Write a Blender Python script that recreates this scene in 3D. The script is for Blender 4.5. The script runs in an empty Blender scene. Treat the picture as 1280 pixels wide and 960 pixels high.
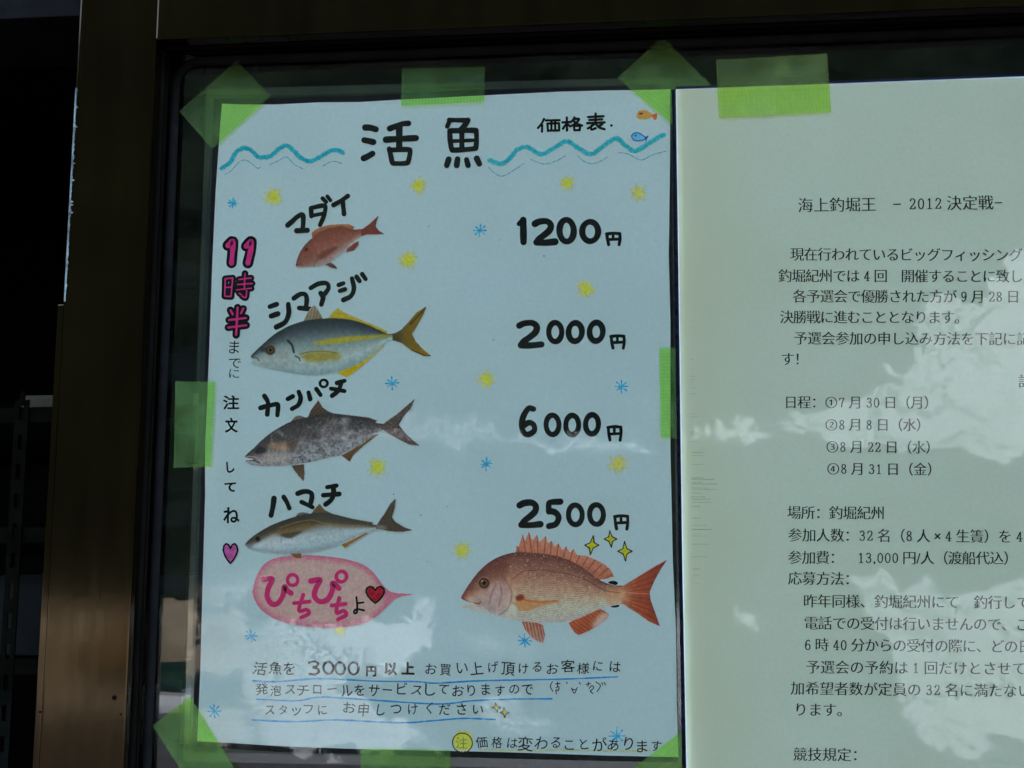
import bpy, bmesh, math, random
import numpy as np
from mathutils import Matrix, Euler, Vector
random.seed(7); RNG = np.random.default_rng(7)
S = bpy.context.scene
COL = S.collection

# ------------------------------------------------------------------ camera, world, sun, exposure
F = 1700.0
CAM = np.array([0.0952, -0.5968, 1.5])
ROT = (math.pi/2 + 0.1516, -0.0033, 0.1031)
cam = bpy.data.cameras.new('camera'); cam.sensor_width = 36; cam.lens = 36*F/1280
cam.clip_start = 0.01; cam.clip_end = 600
co = bpy.data.objects.new('camera', cam); COL.objects.link(co)
co.location = CAM; co.rotation_euler = ROT; S.camera = co
EXPOSURE = 4.85
S.view_settings.view_transform = 'Standard'; S.view_settings.look = 'None'
S.view_settings.exposure = EXPOSURE; S.view_settings.gamma = 1
SUN_EL = 56
W = bpy.data.worlds.new('World'); S.world = W; W.use_nodes = True
nt = W.node_tree; nt.nodes.clear()
sky = nt.nodes.new('ShaderNodeTexSky'); sky.sky_type = 'NISHITA'; sky.sun_disc = False
sky.sun_elevation = math.radians(SUN_EL); sky.sun_rotation = 0.0
sky.air_density = 1.0; sky.dust_density = 1.0; sky.ozone_density = 1.0
bg = nt.nodes.new('ShaderNodeBackground'); bg.inputs[1].default_value = 0.15
wo = nt.nodes.new('ShaderNodeOutputWorld')
nt.links.new(sky.outputs[0], bg.inputs[0]); nt.links.new(bg.outputs[0], wo.inputs[0])
sl = bpy.data.lights.new('sun', 'SUN'); sl.energy = 2.0; sl.angle = math.radians(0.5); sl.color = (1, .96, .88)
so = bpy.data.objects.new('sun', sl); COL.objects.link(so)
so.rotation_euler = (-math.radians(90-SUN_EL), 0, 0); so.location = (0, 3, 8)
S.cycles.max_bounces = 10; S.cycles.transparent_max_bounces = 16; S.cycles.caustics_reflective = False

# ------------------------------------------------------------------ projection of drawing coordinates onto the window plane
RM = np.array(Euler(ROT, 'XYZ').to_matrix())
ZC = 1.5795
def at(x, y, d=0.0):
    """photo pixels (1280x960) -> points of the plane y = d"""
    x = np.asarray(x, float); y = np.asarray(y, float)
    v = np.stack([(x-640)/F, -(y-480)/F, -np.ones_like(x+y)], -1) @ RM.T
    t = (d-CAM[1])/v[..., 1]
    return CAM + v*t[..., None]

# ------------------------------------------------------------------ materials
def lin(c):
    c = np.asarray(c, float)/255
    return np.where(c <= .04045, c/12.92, ((c+.055)/1.055)**2.4)
LIGHT = np.array([.385, .461, .524])            # how the shade under the eave reads: seen colour / own colour
def own(c):                                      # own colour of print whose seen colour is c
    return np.clip(lin(c)/LIGHT, .002, .95)
class N:
    def __init__(s, name):
        s.m = bpy.data.materials.new(name); s.m.use_nodes = True; s.t = s.m.node_tree; s.t.nodes.clear()
        s.out = s.t.nodes.new('ShaderNodeOutputMaterial')
    def n(s, typ, ins=None, **kw):
        q = s.t.nodes.new(typ)
        for k, v in kw.items(): setattr(q, k, v)
        for k, v in (ins or {}).items():
            if isinstance(v, bpy.types.NodeSocket): s.t.links.new(v, q.inputs[k])
            else: q.inputs[k].default_value = v
        return q
def c4(c): return (float(c[0]), float(c[1]), float(c[2]), 1)
def noise(s, scale, detail=3, coord=None, rough=.55):
    co_ = s.n('ShaderNodeTexCoord').outputs['Object'] if coord is None else coord
    return s.n('ShaderNodeTexNoise', {'Vector': co_, 'Scale': scale, 'Detail': detail, 'Roughness': rough})
def stretch(s, v):
    t = s.n('ShaderNodeTexCoord').outputs['Object']
    return s.n('ShaderNodeMapping', {'Vector': t, 'Scale': v}).outputs[0]
def ramp(s, fac, stops):
    r = s.n('ShaderNodeValToRGB', {'Fac': fac}); e = r.color_ramp.elements
    while len(e) < len(stops): e.new(.5)
    for q, (p, c) in zip(e, stops): q.position = p; q.color = c4(c)
    return r.outputs[0]
def surf(name, c1, c2=None, scale=20, rough=.6, metallic=0, bump=0, bscale=None, coat=0, sv=None, rvar=0, spec=.5):
    s = N(name); c2 = c2 if c2 is not None else c1
    nz = noise(s, scale, 5, stretch(s, sv) if sv else None)
    col = ramp(s, nz.outputs[0], [(.35, c1), (.65, c2)])
    ins = {'Base Color': col, 'Roughness': rough, 'Metallic': metallic, 'Coat Weight': coat, 'Specular IOR Level': spec}
    if rvar:
        n2 = noise(s, scale*2.3, 4, stretch(s, sv) if sv else None)
        ins['Roughness'] = s.n('ShaderNodeMapRange', {'Value': n2.outputs[0], 'From Min': .3, 'From Max': .7, 'To Min': rough-rvar, 'To Max': rough+rvar}).outputs[0]
    if bump:
        n3 = noise(s, bscale or scale*3, 4)
        ins['Normal'] = s.n('ShaderNodeBump', {'Height': n3.outputs[0], 'Strength': 1.0, 'Distance': bump}).outputs[0]
    b = s.n('ShaderNodeBsdfPrincipled', ins)
    s.t.links.new(b.outputs[0], s.out.inputs[0]); return s.m

def paper_mat(name, col, edge=None):
    s = N(name)
    a = noise(s, 620, 4, None, .7); b_ = noise(s, 9, 3)
    f = s.n('ShaderNodeMath', {0: a.outputs[0], 1: b_.outputs[0]}, operation='ADD')
    c = ramp(s, s.n('ShaderNodeMath', {0: f.outputs[0], 1: .5}, operation='MULTIPLY').outputs[0], [(.36, np.array(col)*.94), (.64, np.minimum(np.array(col)*1.05, .96))])
    if edge is not None:                      # margin blended toward the edge colour
        x = s.n('ShaderNodeSeparateXYZ', {0: s.n('ShaderNodeTexCoord').outputs['Object']}).outputs
        warp = s.n('ShaderNodeMath', {0: x[0], 1: s.n('ShaderNodeMath', {0: b_.outputs[0], 1: .05}, operation='MULTIPLY').outputs[0]}, operation='ADD')
        m = s.n('ShaderNodeMapRange', {'Value': warp.outputs[0], 'From Min': edge[0], 'From Max': edge[1], 'To Min': 1, 'To Max': 0}, interpolation_type='SMOOTHSTEP')
        c = s.n('ShaderNodeMixRGB', {'Fac': m.outputs[0], 'Color1': c, 'Color2': c4(edge[2])}).outputs[0]
    wv = noise(s, 13, 2); pb = s.n('ShaderNodeBump', {'Height': wv.outputs[0], 'Strength': 1.0, 'Distance': .010})
    p = s.n('ShaderNodeBsdfDiffuse', {'Color': c, 'Normal': pb.outputs[0]})
    s.t.links.new(p.outputs[0], s.out.inputs[0]); return s.m

def attr_mat(name, scale=900):
    s = N(name)
    a = s.n('ShaderNodeVertexColor', layer_name='Col').outputs[0]
    nz = noise(s, scale, 3)
    m = s.n('ShaderNodeMapRange', {'Value': nz.outputs[0], 'From Min': .3, 'From Max': .7, 'To Min': .90, 'To Max': 1.10})
    h = s.n('ShaderNodeVectorMath', {0: a, 1: m.outputs[0]}, operation='MULTIPLY')
    p = s.n('ShaderNodeBsdfDiffuse', {'Color': h.outputs[0]})
    s.t.links.new(p.outputs[0], s.out.inputs[0]); return s.m

def ink(name, c, var=.25, scale=700):
    s = N(name); c = np.array(c)
    nz = noise(s, scale, 4)
    col = ramp(s, nz.outputs[0], [(.35, c*(1-var)), (.65, np.minimum(c*(1+var), .95))])
    p = s.n('ShaderNodeBsdfDiffuse', {'Color': col})
    s.t.links.new(p.outputs[0], s.out.inputs[0]); return s.m

def film_mat(name, ripple=.11, fine=430, mid=70, haze=0.0, rough=.085):
    """clear laminate: transmits the print, mirrors the street; normals are tilted to put glare into set patches"""
    s = N(name)
    tc = s.n('ShaderNodeTexCoord').outputs['Object']
    att = s.n('ShaderNodeAttribute', attribute_name='glare_tilt').outputs['Fac']
    rg = s.n('ShaderNodeAttribute', attribute_name='grain').outputs['Fac']
    n1 = s.n('ShaderNodeTexNoise', {'Vector': tc, 'Scale': fine, 'Detail': 1.0, 'Roughness': .5})
    n2 = s.n('ShaderNodeTexNoise', {'Vector': tc, 'Scale': mid, 'Detail': 2.0})
    def cen(n, amp):
        v = s.n('ShaderNodeVectorMath', {0: n.outputs['Color'], 1: (.5, .5, .5)}, operation='SUBTRACT')
        return s.n('ShaderNodeVectorMath', {0: v.outputs[0], 'Scale': amp}, operation='SCALE').outputs[0]
    a = cen(n1, ripple); a = s.n('ShaderNodeVectorMath', {0: a, 'Scale': rg}, operation='SCALE').outputs[0]
    b = cen(n2, ripple*.2)
    z = s.n('ShaderNodeCombineXYZ', {'Z': s.n('ShaderNodeMath', {0: att, 1: -1.0}, operation='MULTIPLY').outputs[0]}).outputs[0]
    g = s.n('ShaderNodeNewGeometry').outputs['Normal']
    v = g
    for q in (a, b, z): v = s.n('ShaderNodeVectorMath', {0: v, 1: q}, operation='ADD').outputs[0]
    v = s.n('ShaderNodeVectorMath', {0: v}, operation='NORMALIZE').outputs[0]
    gl = s.n('ShaderNodeBsdfGlossy', {'Color': (1, 1, 1, 1), 'Roughness': rough, 'Normal': v})
    tr = s.n('ShaderNodeBsdfTransparent', {'Color': (.985, .99, .985, 1)})
    base = tr.outputs[0]
    if haze:
        d = s.n('ShaderNodeBsdfDiffuse', {'Color': (.6, .7, .7, 1)})
        base = s.n('ShaderNodeMixShader', {0: haze, 1: base, 2: d.outputs[0]}).outputs[0]
    fr = s.n('ShaderNodeFresnel', {'IOR': 1.52})
    mx = s.n('ShaderNodeMixShader', {0: fr.outputs[0], 1: base, 2: gl.outputs[0]})
    s.t.links.new(mx.outputs[0], s.out.inputs[0]); return s.m

def glass_mat():
    s = N('window glass')
    n1 = noise(s, 6, 2)
    bmp = s.n('ShaderNodeBump', {'Height': n1.outputs[0], 'Strength': 1.0, 'Distance': .0006})
    gl = s.n('ShaderNodeBsdfGlossy', {'Color': (1, 1, 1, 1), 'Roughness': .01, 'Normal': bmp.outputs[0]})
    tr = s.n('ShaderNodeBsdfTransparent', {'Color': (.6, .66, .62, 1)})
    fr = s.n('ShaderNodeFresnel', {'IOR': 1.45})
    mx = s.n('ShaderNodeMixShader', {0: fr.outputs[0], 1: tr.outputs[0], 2: gl.outputs[0]})
    # dust, with pale streaks painted in for a streaky reflection
    d = s.n('ShaderNodeBsdfDiffuse', {'Color': (.3, .33, .3, 1)})
    nz = noise(s, 22, 8, stretch(s, (.35, 1, 2.2)), .75)
    m = s.n('ShaderNodeMapRange', {'Value': nz.outputs[0], 'From Min': .48, 'From Max': .72, 'To Min': .0, 'To Max': .022})
    mx2 = s.n('ShaderNodeMixShader', {0: m.outputs[0], 1: mx.outputs[0], 2: d.outputs[0]})
    s.t.links.new(mx2.outputs[0], s.out.inputs[0]); return s.m

def tape_mat(name, ang, yellow=0.0, ribs=1.0, dens=.2):
    """green cloth-ribbed polyethylene tape, translucent"""
    s = N(name)
    tc = s.n('ShaderNodeTexCoord').outputs['Object']
    mp = s.n('ShaderNodeMapping', {'Vector': tc, 'Rotation': (0, ang, 0)}).outputs[0]
    x = s.n('ShaderNodeSeparateXYZ', {0: mp}).outputs
    w1 = s.n('ShaderNodeMath', {0: s.n('ShaderNodeMath', {0: x[0], 1: 2*math.pi/.0015}, operation='MULTIPLY').outputs[0]}, operation='SINE')
    w2 = s.n('ShaderNodeMath', {0: s.n('ShaderNodeMath', {0: x[2], 1: 2*math.pi/.0021}, operation='MULTIPLY').outputs[0]}, operation='SINE')
    w = s.n('ShaderNodeMath', {0: w1.outputs[0], 1: s.n('ShaderNodeMath', {0: w2.outputs[0], 1: .35}, operation='MULTIPLY').outputs[0]}, operation='ADD')
    blot = noise(s, 75, 5, tc, .6)
    dn = s.n('ShaderNodeMapRange', {'Value': blot.outputs[0], 'From Min': .35, 'From Max': .65, 'To Min': dens*.45, 'To Max': dens*1.05})
    dn2 = s.n('ShaderNodeMath', {0: dn.outputs[0], 1: s.n('ShaderNodeMath', {0: w.outputs[0], 1: .045*ribs}, operation='MULTIPLY').outputs[0]}, operation='ADD')
    dc = np.array([.15+.10*yellow, .27, .07])
    d = s.n('ShaderNodeBsdfDiffuse', {'Color': c4(dc)})
    t = s.n('ShaderNodeBsdfTransparent', {'Color': c4([.70+.10*yellow, .98, .40-.14*yellow])})
    m = s.n('ShaderNodeMixShader', {0: dn2.outputs[0], 1: t.outputs[0], 2: d.outputs[0]})
    bp = s.n('ShaderNodeBump', {'Height': w.outputs[0], 'Strength': .5*ribs, 'Distance': .00006})
    wr = noise(s, 55, 3, tc)
    bp2 = s.n('ShaderNodeBump', {'Height': wr.outputs[0], 'Strength': 1.0, 'Distance': .0012, 'Normal': bp.outputs[0]})
    gl = s.n('ShaderNodeBsdfGlossy', {'Color': (1, 1, 1, 1), 'Roughness': .28, 'Normal': bp2.outputs[0]})
    m2 = s.n('ShaderNodeMixShader', {0: .006, 1: m.outputs[0], 2: gl.outputs[0]})
    s.t.links.new(m2.outputs[0], s.out.inputs[0]); return s.m

PAPER = own((145, 174, 176)); NOTICE = own((153, 184, 161))
M = dict(
    paper=paper_mat('coated poster paper', PAPER),
    notice=paper_mat('notice paper', NOTICE, (.105, .185, own((155, 170, 144)))),
    white=ink('cut white paper edge', own((165, 186, 184)), .03),
    black=ink('black marker', (.0045, .005, .009), .8, 330),
    pen=ink('thin black pen', (.008, .010, .016), .6, 1500),
    toner=ink('printed toner', (.022, .03, .036), .3, 1500),
    magenta=ink('magenta marker', (.93, .035, .26), .1, 300),
    heartpink=ink('pink heart pencil', (.78, .13, .42), .2, 500),
    hotpink=ink('hot pink marker', (.95, .03, .20), .06, 400),
    red=ink('dark red pencil', own((140, 8, 38)), .35, 700),
    cyan=ink('cyan pencil', own((20, 140, 190)), .25, 1200),
    teal=ink('thin teal pencil', own((70, 135, 150)), .25, 1200),
    bluepen=ink('blue pencil', own((15, 90, 160)), .25, 1200),
    olive=ink('yellow pencil in sparkle', own((165, 165, 35)), .2, 700),
    paint=attr_mat('printed and pencilled colours'),
    film=film_mat('poster laminate'),
    film_notice=film_mat('notice laminate', ripple=.11, fine=380, mid=60),
    film_rim=film_mat('sealed rim of laminate', ripple=.03, haze=.004, rough=.08),
    glass=glass_mat(),
    bronze=surf('bronze anodised aluminium', (.013, .0076, .0025), (.019, .011, .004), 14, .09, .9, .00001, 120, rvar=.02, sv=(6, 6, .6)),
    bronze_dark=ink('dark bronze sash', (.0035, .003, .0023), .2, 60),
    rubber=ink('rubber gasket', (.0065, .006, .0055), .2, 90),
    bare=surf('scratched bare metal', (.16, .18, .16), (.03, .03, .025), 420, .35, .5, .0002, 900, sv=(1, 1, .35)),
    wall=surf('rendered wall', (.28, .27, .25), (.34, .33, .3), 6, .9, 0, .001, 80),
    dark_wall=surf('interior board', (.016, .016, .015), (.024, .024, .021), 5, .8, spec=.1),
    concrete=surf('concrete', (.10, .10, .09), (.18, .175, .155), .35, .9, spec=.05),
    asphalt=surf('asphalt', (.028, .027, .026), (.042, .04, .038), 3, .95, spec=.1),
    hillgreen=surf('wooded slope', (.0025, .0038, .003), (.008, .0115, .0075), .3, .95, spec=0),
    pale_band=surf('pale mirrored band', (.28, .285, .28), (.21, .215, .21), .25, .9, spec=.05),
    tan_heap=surf('tan tarpaulin', (.07, .055, .035), (.12, .095, .065), 1.5, .7, spec=0),
    standin=surf('green net', (.004, .012, .008), (.01, .022, .015), 3, .8, spec=0),
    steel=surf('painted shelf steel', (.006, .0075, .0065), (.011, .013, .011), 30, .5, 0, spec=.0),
    whitebox=surf('white foam', (.2, .21, .19), (.15, .16, .145), 14, .8),
    bluebox=surf('blue grey plastic', (.010, .014, .019), (.018, .024, .03), 14, .5, spec=.05),
)

# ------------------------------------------------------------------ object helpers
def link(name, me, mat, parent=None):
    o = bpy.data.objects.new(name, me); COL.objects.link(o)
    if mat is not None and not me.materials: me.materials.append(mat)
    if parent is not None: o.parent = parent
    return o
def thing(name, label, cat, group=None, loc=(0, 0, 0)):
    o = bpy.data.objects.new(name, None); COL.objects.link(o); o.location = loc
    o.empty_display_size = .05
    o['label'] = label; o['category'] = cat
    if group: o['group'] = group
    return o
def tagm(o, label, cat, group=None):
    o['label'] = label; o['category'] = cat
    if group: o['group'] = group
    return o
def pydata(name, v, f, mat, parent=None, label=None, smooth=False):
    me = bpy.data.meshes.new(name); me.from_pydata([tuple(map(float, q)) for q in v], [], [tuple(map(int, q)) for q in f])
    if smooth: me.polygons.foreach_set('use_smooth', [True]*len(me.polygons))
    o = link(name, me, mat, parent)
    if label: o['label'] = label
    return o
def boxes(name, bs, mat, parent=None, bevel=.0015, label=None):
    bm = bmesh.new()
    for (x0, x1, y0, y1, z0, z1) in bs:
        r = bmesh.ops.create_cube(bm, size=1)
        bmesh.ops.scale(bm, verts=r['verts'], vec=(x1-x0, y1-y0, z1-z0))
        bmesh.ops.translate(bm, verts=r['verts'], vec=((x0+x1)/2, (y0+y1)/2, (z0+z1)/2))
    if bevel: bmesh.ops.bevel(bm, geom=bm.edges[:], offset=bevel, segments=2, affect='EDGES', profile=.7)
    me = bpy.data.meshes.new(name); bm.to_mesh(me); bm.free()
    o = link(name, me, mat, parent)
    if label: o['label'] = label
    return o

class Sheet:
    """collects flat shapes given in drawing coordinates; each new shape sits a hair in front of the last"""
    def __init__(s, d): s.d = d; s.v = []; s.f = []; s.k = 0
    def add(s, pts, faces, lift=True):
        b = len(s.v); d = s.d - s.k*8e-6
        if lift: s.k = (s.k+1) % 24
        p = at(np.array([q[0] for q in pts]), np.array([q[1] for q in pts]), d)
        s.v += [tuple(q) for q in p]; s.f += [tuple(b+i for i in f) for f in faces]
    def build(s, name, mat, parent=None, label=None):
        return pydata(name, s.v, s.f, mat, parent, label)

def catmull(p, n=8, closed=False):
    p = np.asarray(p, float)
    if len(p) < 3 and not closed: 
        t = np.linspace(0, 1, 4)[:, None]; return p[0]*(1-t)+p[-1]*t
    q = np.vstack([p[-1], p, p[0], p[1]]) if closed else np.vstack([2*p[0]-p[1], p, 2*p[-1]-p[-2]])
    out = []
    for i in range(1, len(q)-2):
        a, b, c, d = q[i-1:i+3]
        for t in np.arange(n)/n:
            out.append(.5*((2*b)+(c-a)*t+(2*a-5*b+4*c-d)*t*t+(3*b-a-3*c+d)*t**3))
    if not closed: out.append(q[-2])
    return np.array(out)
def outline_of(p, w, jit=.06, round_=True):
    """round-ended felt pen stroke along p (list of points), full width w, as one triangle fan strip"""
    p = np.asarray(p, float)
    keep = [0]
    for i in range(1, len(p)):
        if np.hypot(*(p[i]-p[keep[-1]])) > .15: keep.append(i)
    p = p[keep]
    if len(p) < 2: p = np.array([p[0], p[0]+[.3, 0]])
    t = np.gradient(p, axis=0); t /= np.hypot(t[:, 0], t[:, 1])[:, None]+1e-9
    n = np.stack([-t[:, 1], t[:, 0]], 1)
    ph = random.random()*9
    L = np.concatenate([[0], np.cumsum(np.hypot(*np.diff(p, axis=0).T))])
    ww = w/2*(1+jit*np.sin(L/ max(w, 2)*1.7+ph)+jit*.6*np.sin(L/max(w, 2)*.63+ph*2))
    a = p+n*ww[:, None]; b = p-n*ww[:, None]
    verts = [tuple(q) for q in a]+[tuple(q) for q in b]; m = len(p)
    faces = [(i, i+1, m+i+1, m+i) for i in range(m-1)]
    if round_:
        for c, idx_a, idx_b, sgn in ((p[0], 0, m, -1), (p[-1], m-1, 2*m-1, 1)):
            r = ww[0] if sgn < 0 else ww[-1]; tt = t[0] if sgn < 0 else t[-1]; nn = n[0] if sgn < 0 else n[-1]
            base = len(verts); K = 7; ring = []
            for k in range(1, K):
                an = math.pi*k/K
                verts.append(tuple(c+nn*r*math.cos(an)+tt*sgn*r*math.sin(an))); ring.append(base+k-1)
            faces.append(tuple([idx_a]+ring+[idx_b]))
    return verts, faces
def stroke(sh, pts, w, curve=True, jit=.05, closed=False):
    if 4.3 < w < 8.2: w *= 1.09                     # felt pen bleeds a little
    p = catmull(pts, 8, closed) if curve else np.vstack([np.linspace(a, b, 5)[:-1] for a, b in zip(pts[:-1], pts[1:])]+[[pts[-1]]])
    if closed: p = np.vstack([p, p[:1]])
    v, f = outline_of(p, w, jit); sh.add(v, f)
def hard(pts, r=.25):
    """doubles corner points so a spline keeps near-square corners"""
    out = [pts[0]]
    for a, b, c in zip(pts[:-2], pts[1:-1], pts[2:]):
        a, b, c = map(np.array, (a, b, c)); out += [tuple(b+(a-b)*r), tuple(b+(c-b)*r)]
    return out+[pts[-1]]
def Z(x0, y0, s):
    return lambda *p: [(x0+s*a, y0+s*b) for a, b in p]
ZA = Z(240, 60, .25); ZB = Z(560, 60, .25); ZC_ = Z(240, 260, .15625); ZD = Z(260, 220, .234375); ZE = Z(600, 240, .203125)
ZF = Z(260, 460, .234375); ZG = Z(260, 370, .234375); ZH = Z(240, 590, .25); ZI = Z(560, 590, .25); ZI2 = Z(560, 650, .234375)
ZJ = Z(240, 780, .25); ZK = Z(540, 780, .25); ZM = Z(400, 120, .1875); ZN = Z(600, 480, .20833)
def poly(sh, pts): sh.add(list(pts), [tuple(range(len(pts)))])
def ring(sh, c, rx, ry, w, rot=0):
    a = np.linspace(0, 2*math.pi, 29)[:-1]; cs, sn = math.cos(rot), math.sin(rot)
    v = []; f = []; n = len(a); ph = random.random()*6
    for k, s_ in enumerate((1, -1)):
        for t in a:
            wob = 1+.02*math.sin(2*t+ph)
            x = (rx*wob+s_*w/2*(1+.08*math.sin(t*2+ph)))*math.cos(t); y = (ry*wob+s_*w/2*(1+.08*math.cos(t*2+ph)))*math.sin(t)
            v.append((c[0]+x*cs-y*sn, c[1]+x*sn+y*cs))
    f = [(i, (i+1) % n, n+(i+1) % n, n+i) for i in range(n)]
    sh.add(v, f)
def disc(sh, c, rx, ry=None):
    ry = ry or rx
    poly(sh, [(c[0]+rx*math.cos(t), c[1]+ry*math.sin(t)) for t in np.linspace(0, 2*math.pi, 25)[:-1]])

# ---- font glyphs (Blender's own built-in font), cached as flat meshes in em units
_gl = {}
def glyph(ch, off=0.0):
    k = (ch, off)
    if k in _gl: return _gl[k]
    c = bpy.data.curves.new('glyph', 'FONT'); c.body = ch; c.offset = off; c.resolution_u = 3
    o = bpy.data.objects.new('glyph', c); COL.objects.link(o)
    bpy.context.view_layer.update()
    me = bpy.data.meshes.new_from_object(o.evaluated_get(bpy.context.evaluated_depsgraph_get()))
    v = np.zeros(len(me.vertices)*3); me.vertices.foreach_get('co', v); v = v.reshape(-1, 3)[:, :2]
    f = [tuple(p.vertices) for p in me.polygons]
    bpy.data.objects.remove(o); bpy.data.curves.remove(c); bpy.data.meshes.remove(me)
    _gl[k] = (v, f); return _gl[k]
def put_glyph(sh, ch, cx, cy, em, off=0.0, rot=0, sx=1, sy=1, mincho=0.0, slant=0):
    """em-box centred at cx,cy (drawing px, y down). CJK glyph em box centre = (.5,.38)"""
    v, f = glyph(ch, off)
    if len(v) == 0: return
    wide = ord(ch) > 0x2000
    u = v.copy()
    if wide: u[:, 0] -= EMC[0]; u[:, 1] -= EMC[1]; u /= EMW
    else: u[:, 0] -= (v[:, 0].min()+v[:, 0].max())/2; u[:, 1] -= EMC[1]; u /= EMW
    for sft in ((0,) if not mincho else (-mincho, 0, mincho)):
        x = (u[:, 0]*sx+sft+slant*u[:, 1])*em; y = -u[:, 1]*sy*em
        c_, s_ = math.cos(rot), math.sin(rot)
        sh.add(np.stack([cx+x*c_-y*s_, cy+x*s_+y*c_], 1), f)
vb, _ = glyph('国'); EMC = ((vb[:, 0].min()+vb[:, 0].max())/2, (vb[:, 1].min()+vb[:, 1].max())/2); EMW = (vb[:, 0].max()-vb[:, 0].min())/.86
DIG = {'0': [[(.5, 1), (.2, .82), (.12, .5), (.2, .18), (.5, 0), (.8, .18), (.88, .5), (.8, .82), (.5, 1)]],
 '1': [[(.28, .84), (.5, .99)], [(.5, .99), (.5, .03)], [(.26, .01), (.74, .01)]],
 '2': [[(.16, .76), (.26, .95), (.52, 1), (.8, .9), (.84, .7), (.62, .44), (.3, .2), (.14, .03)], [(.14, .03), (.86, .03)], [(.86, .03), (.9, .22)]],
 '3': [[(.18, .84), (.34, .98), (.62, .98), (.8, .82), (.72, .6), (.42, .54)], [(.42, .54), (.76, .46), (.86, .26), (.7, .04), (.38, .0), (.16, .1), (.14, .2)]],
 '4': [[(.66, 1), (.1, .3)], [(.1, .28), (.94, .28)], [(.66, 1), (.66, .02)], [(.48, .01), (.84, .01)]],
 '6': [[(.82, .88), (.6, 1), (.3, .86), (.14, .5), (.2, .14), (.5, 0), (.82, .12), (.84, .4), (.6, .58), (.32, .54), (.17, .36)]],
 '7': [[(.14, .78), (.18, .97)], [(.18, .97), (.88, .97)], [(.88, .97), (.6, .5), (.48, .02)]],
 '8': [[(.5, 1), (.24, .9), (.24, .66), (.5, .54), (.8, .4), (.82, .14), (.5, 0), (.18, .14), (.2, .38), (.5, .54), (.76, .68), (.76, .9), (.5, 1)]],
 '9': [[(.18, .12), (.4, 0), (.7, .14), (.86, .5), (.8, .86), (.5, 1), (.18, .88), (.16, .6), (.4, .42), (.68, .46), (.83, .64)]]}
def serif_digit(sh, ch, cx, cy, em):
    w, h = .42*em, .68*em
    for p in DIG[ch]:
        q = [(cx+(a-.5)*w, cy+.34*em-b*h) for a, b in p]
        for sft in (-.018*em, .018*em): stroke(sh, [(a+sft, b) for a, b in q], .052*em, jit=0)
def adv(ch, ascii_=.52):
    if ch == ' ': return .25
    return 1.0 if ord(ch) > 0x2000 or ch == '×' else (ascii_ if ch not in ',/' else .3)
def text_line(sh, s, x0, x1, y0, y1=None, em=None, off=0, mincho=0, jitter=0, sy=1, ascii_=.52, sx=1):
    y1 = y0 if y1 is None else y1
    tot = sum(adv(c, ascii_) for c in s); pitch = (x1-x0)/tot; em = em or pitch
    x = x0
    for c in s:
        a = adv(c, ascii_)*pitch; cx = x+a/2; cy = y0+(y1-y0)*(cx-x0)/(x1-x0); x += a
        if c in ' \u3000': continue
        j = jitter
        if mincho and c in DIG: serif_digit(sh, c, cx, cy, em); continue
        put_glyph(sh, c, cx+random.uniform(-1, 1)*j*em*.05, cy+random.uniform(-1, 1)*j*em*.07, em*(1+random.uniform(-.09, .06)*j), off,
                  rot=(y1-y0)/(x1-x0)+random.uniform(-.09, .09)*j, sx=sx*(1+random.uniform(-.08, .08)*j), sy=sy, mincho=mincho, slant=random.uniform(-.05, .08)*j)

# ---- painted patches: numpy rasters turned into coloured mesh grids
def inpoly(X, Y, P):
    P = np.asarray(P, float); m = np.zeros(X.shape, bool); n = len(P); j = n-1
    for i in range(n):
        xi, yi = P[i]; xj, yj = P[j]
        if yi != yj:
            c = ((yi > Y) != (yj > Y)) & (X < (xj-xi)*(Y-yi)/(yj-yi)+xi); m ^= c
        j = i
    return m
def blur(a, r):
    r = max(1, int(round(r))); k = np.exp(-np.arange(-2*r, 2*r+1)**2/(2*(r*.8)**2)); k /= k.sum()
    a = np.apply_along_axis(lambda q: np.convolve(np.pad(q, 2*r, 'edge'), k, 'valid'), 0, a)
    return np.apply_along_axis(lambda q: np.convolve(np.pad(q, 2*r, 'edge'), k, 'valid'), 1, a)
def vnoise(shape, cell, seed=0):
    r = np.random.default_rng(seed); h, w = shape
    gh, gw = int(h/cell)+3, int(w/cell)+3; g = r.random((gh, gw))
    y = np.arange(h)/cell; x = np.arange(w)/cell; y0 = y.astype(int); x0 = x.astype(int)
    fy = (y-y0)[:, None]; fx = (x-x0)[None]; fy = fy*fy*(3-2*fy); fx = fx*fx*(3-2*fx)
    a = g[np.ix_(y0, x0)]; b = g[np.ix_(y0, x0+1)]; c = g[np.ix_(y0+1, x0)]; d = g[np.ix_(y0+1, x0+1)]
    return (a*(1-fx)+b*fx)*(1-fy)+(c*(1-fx)+d*fx)*fy
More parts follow.
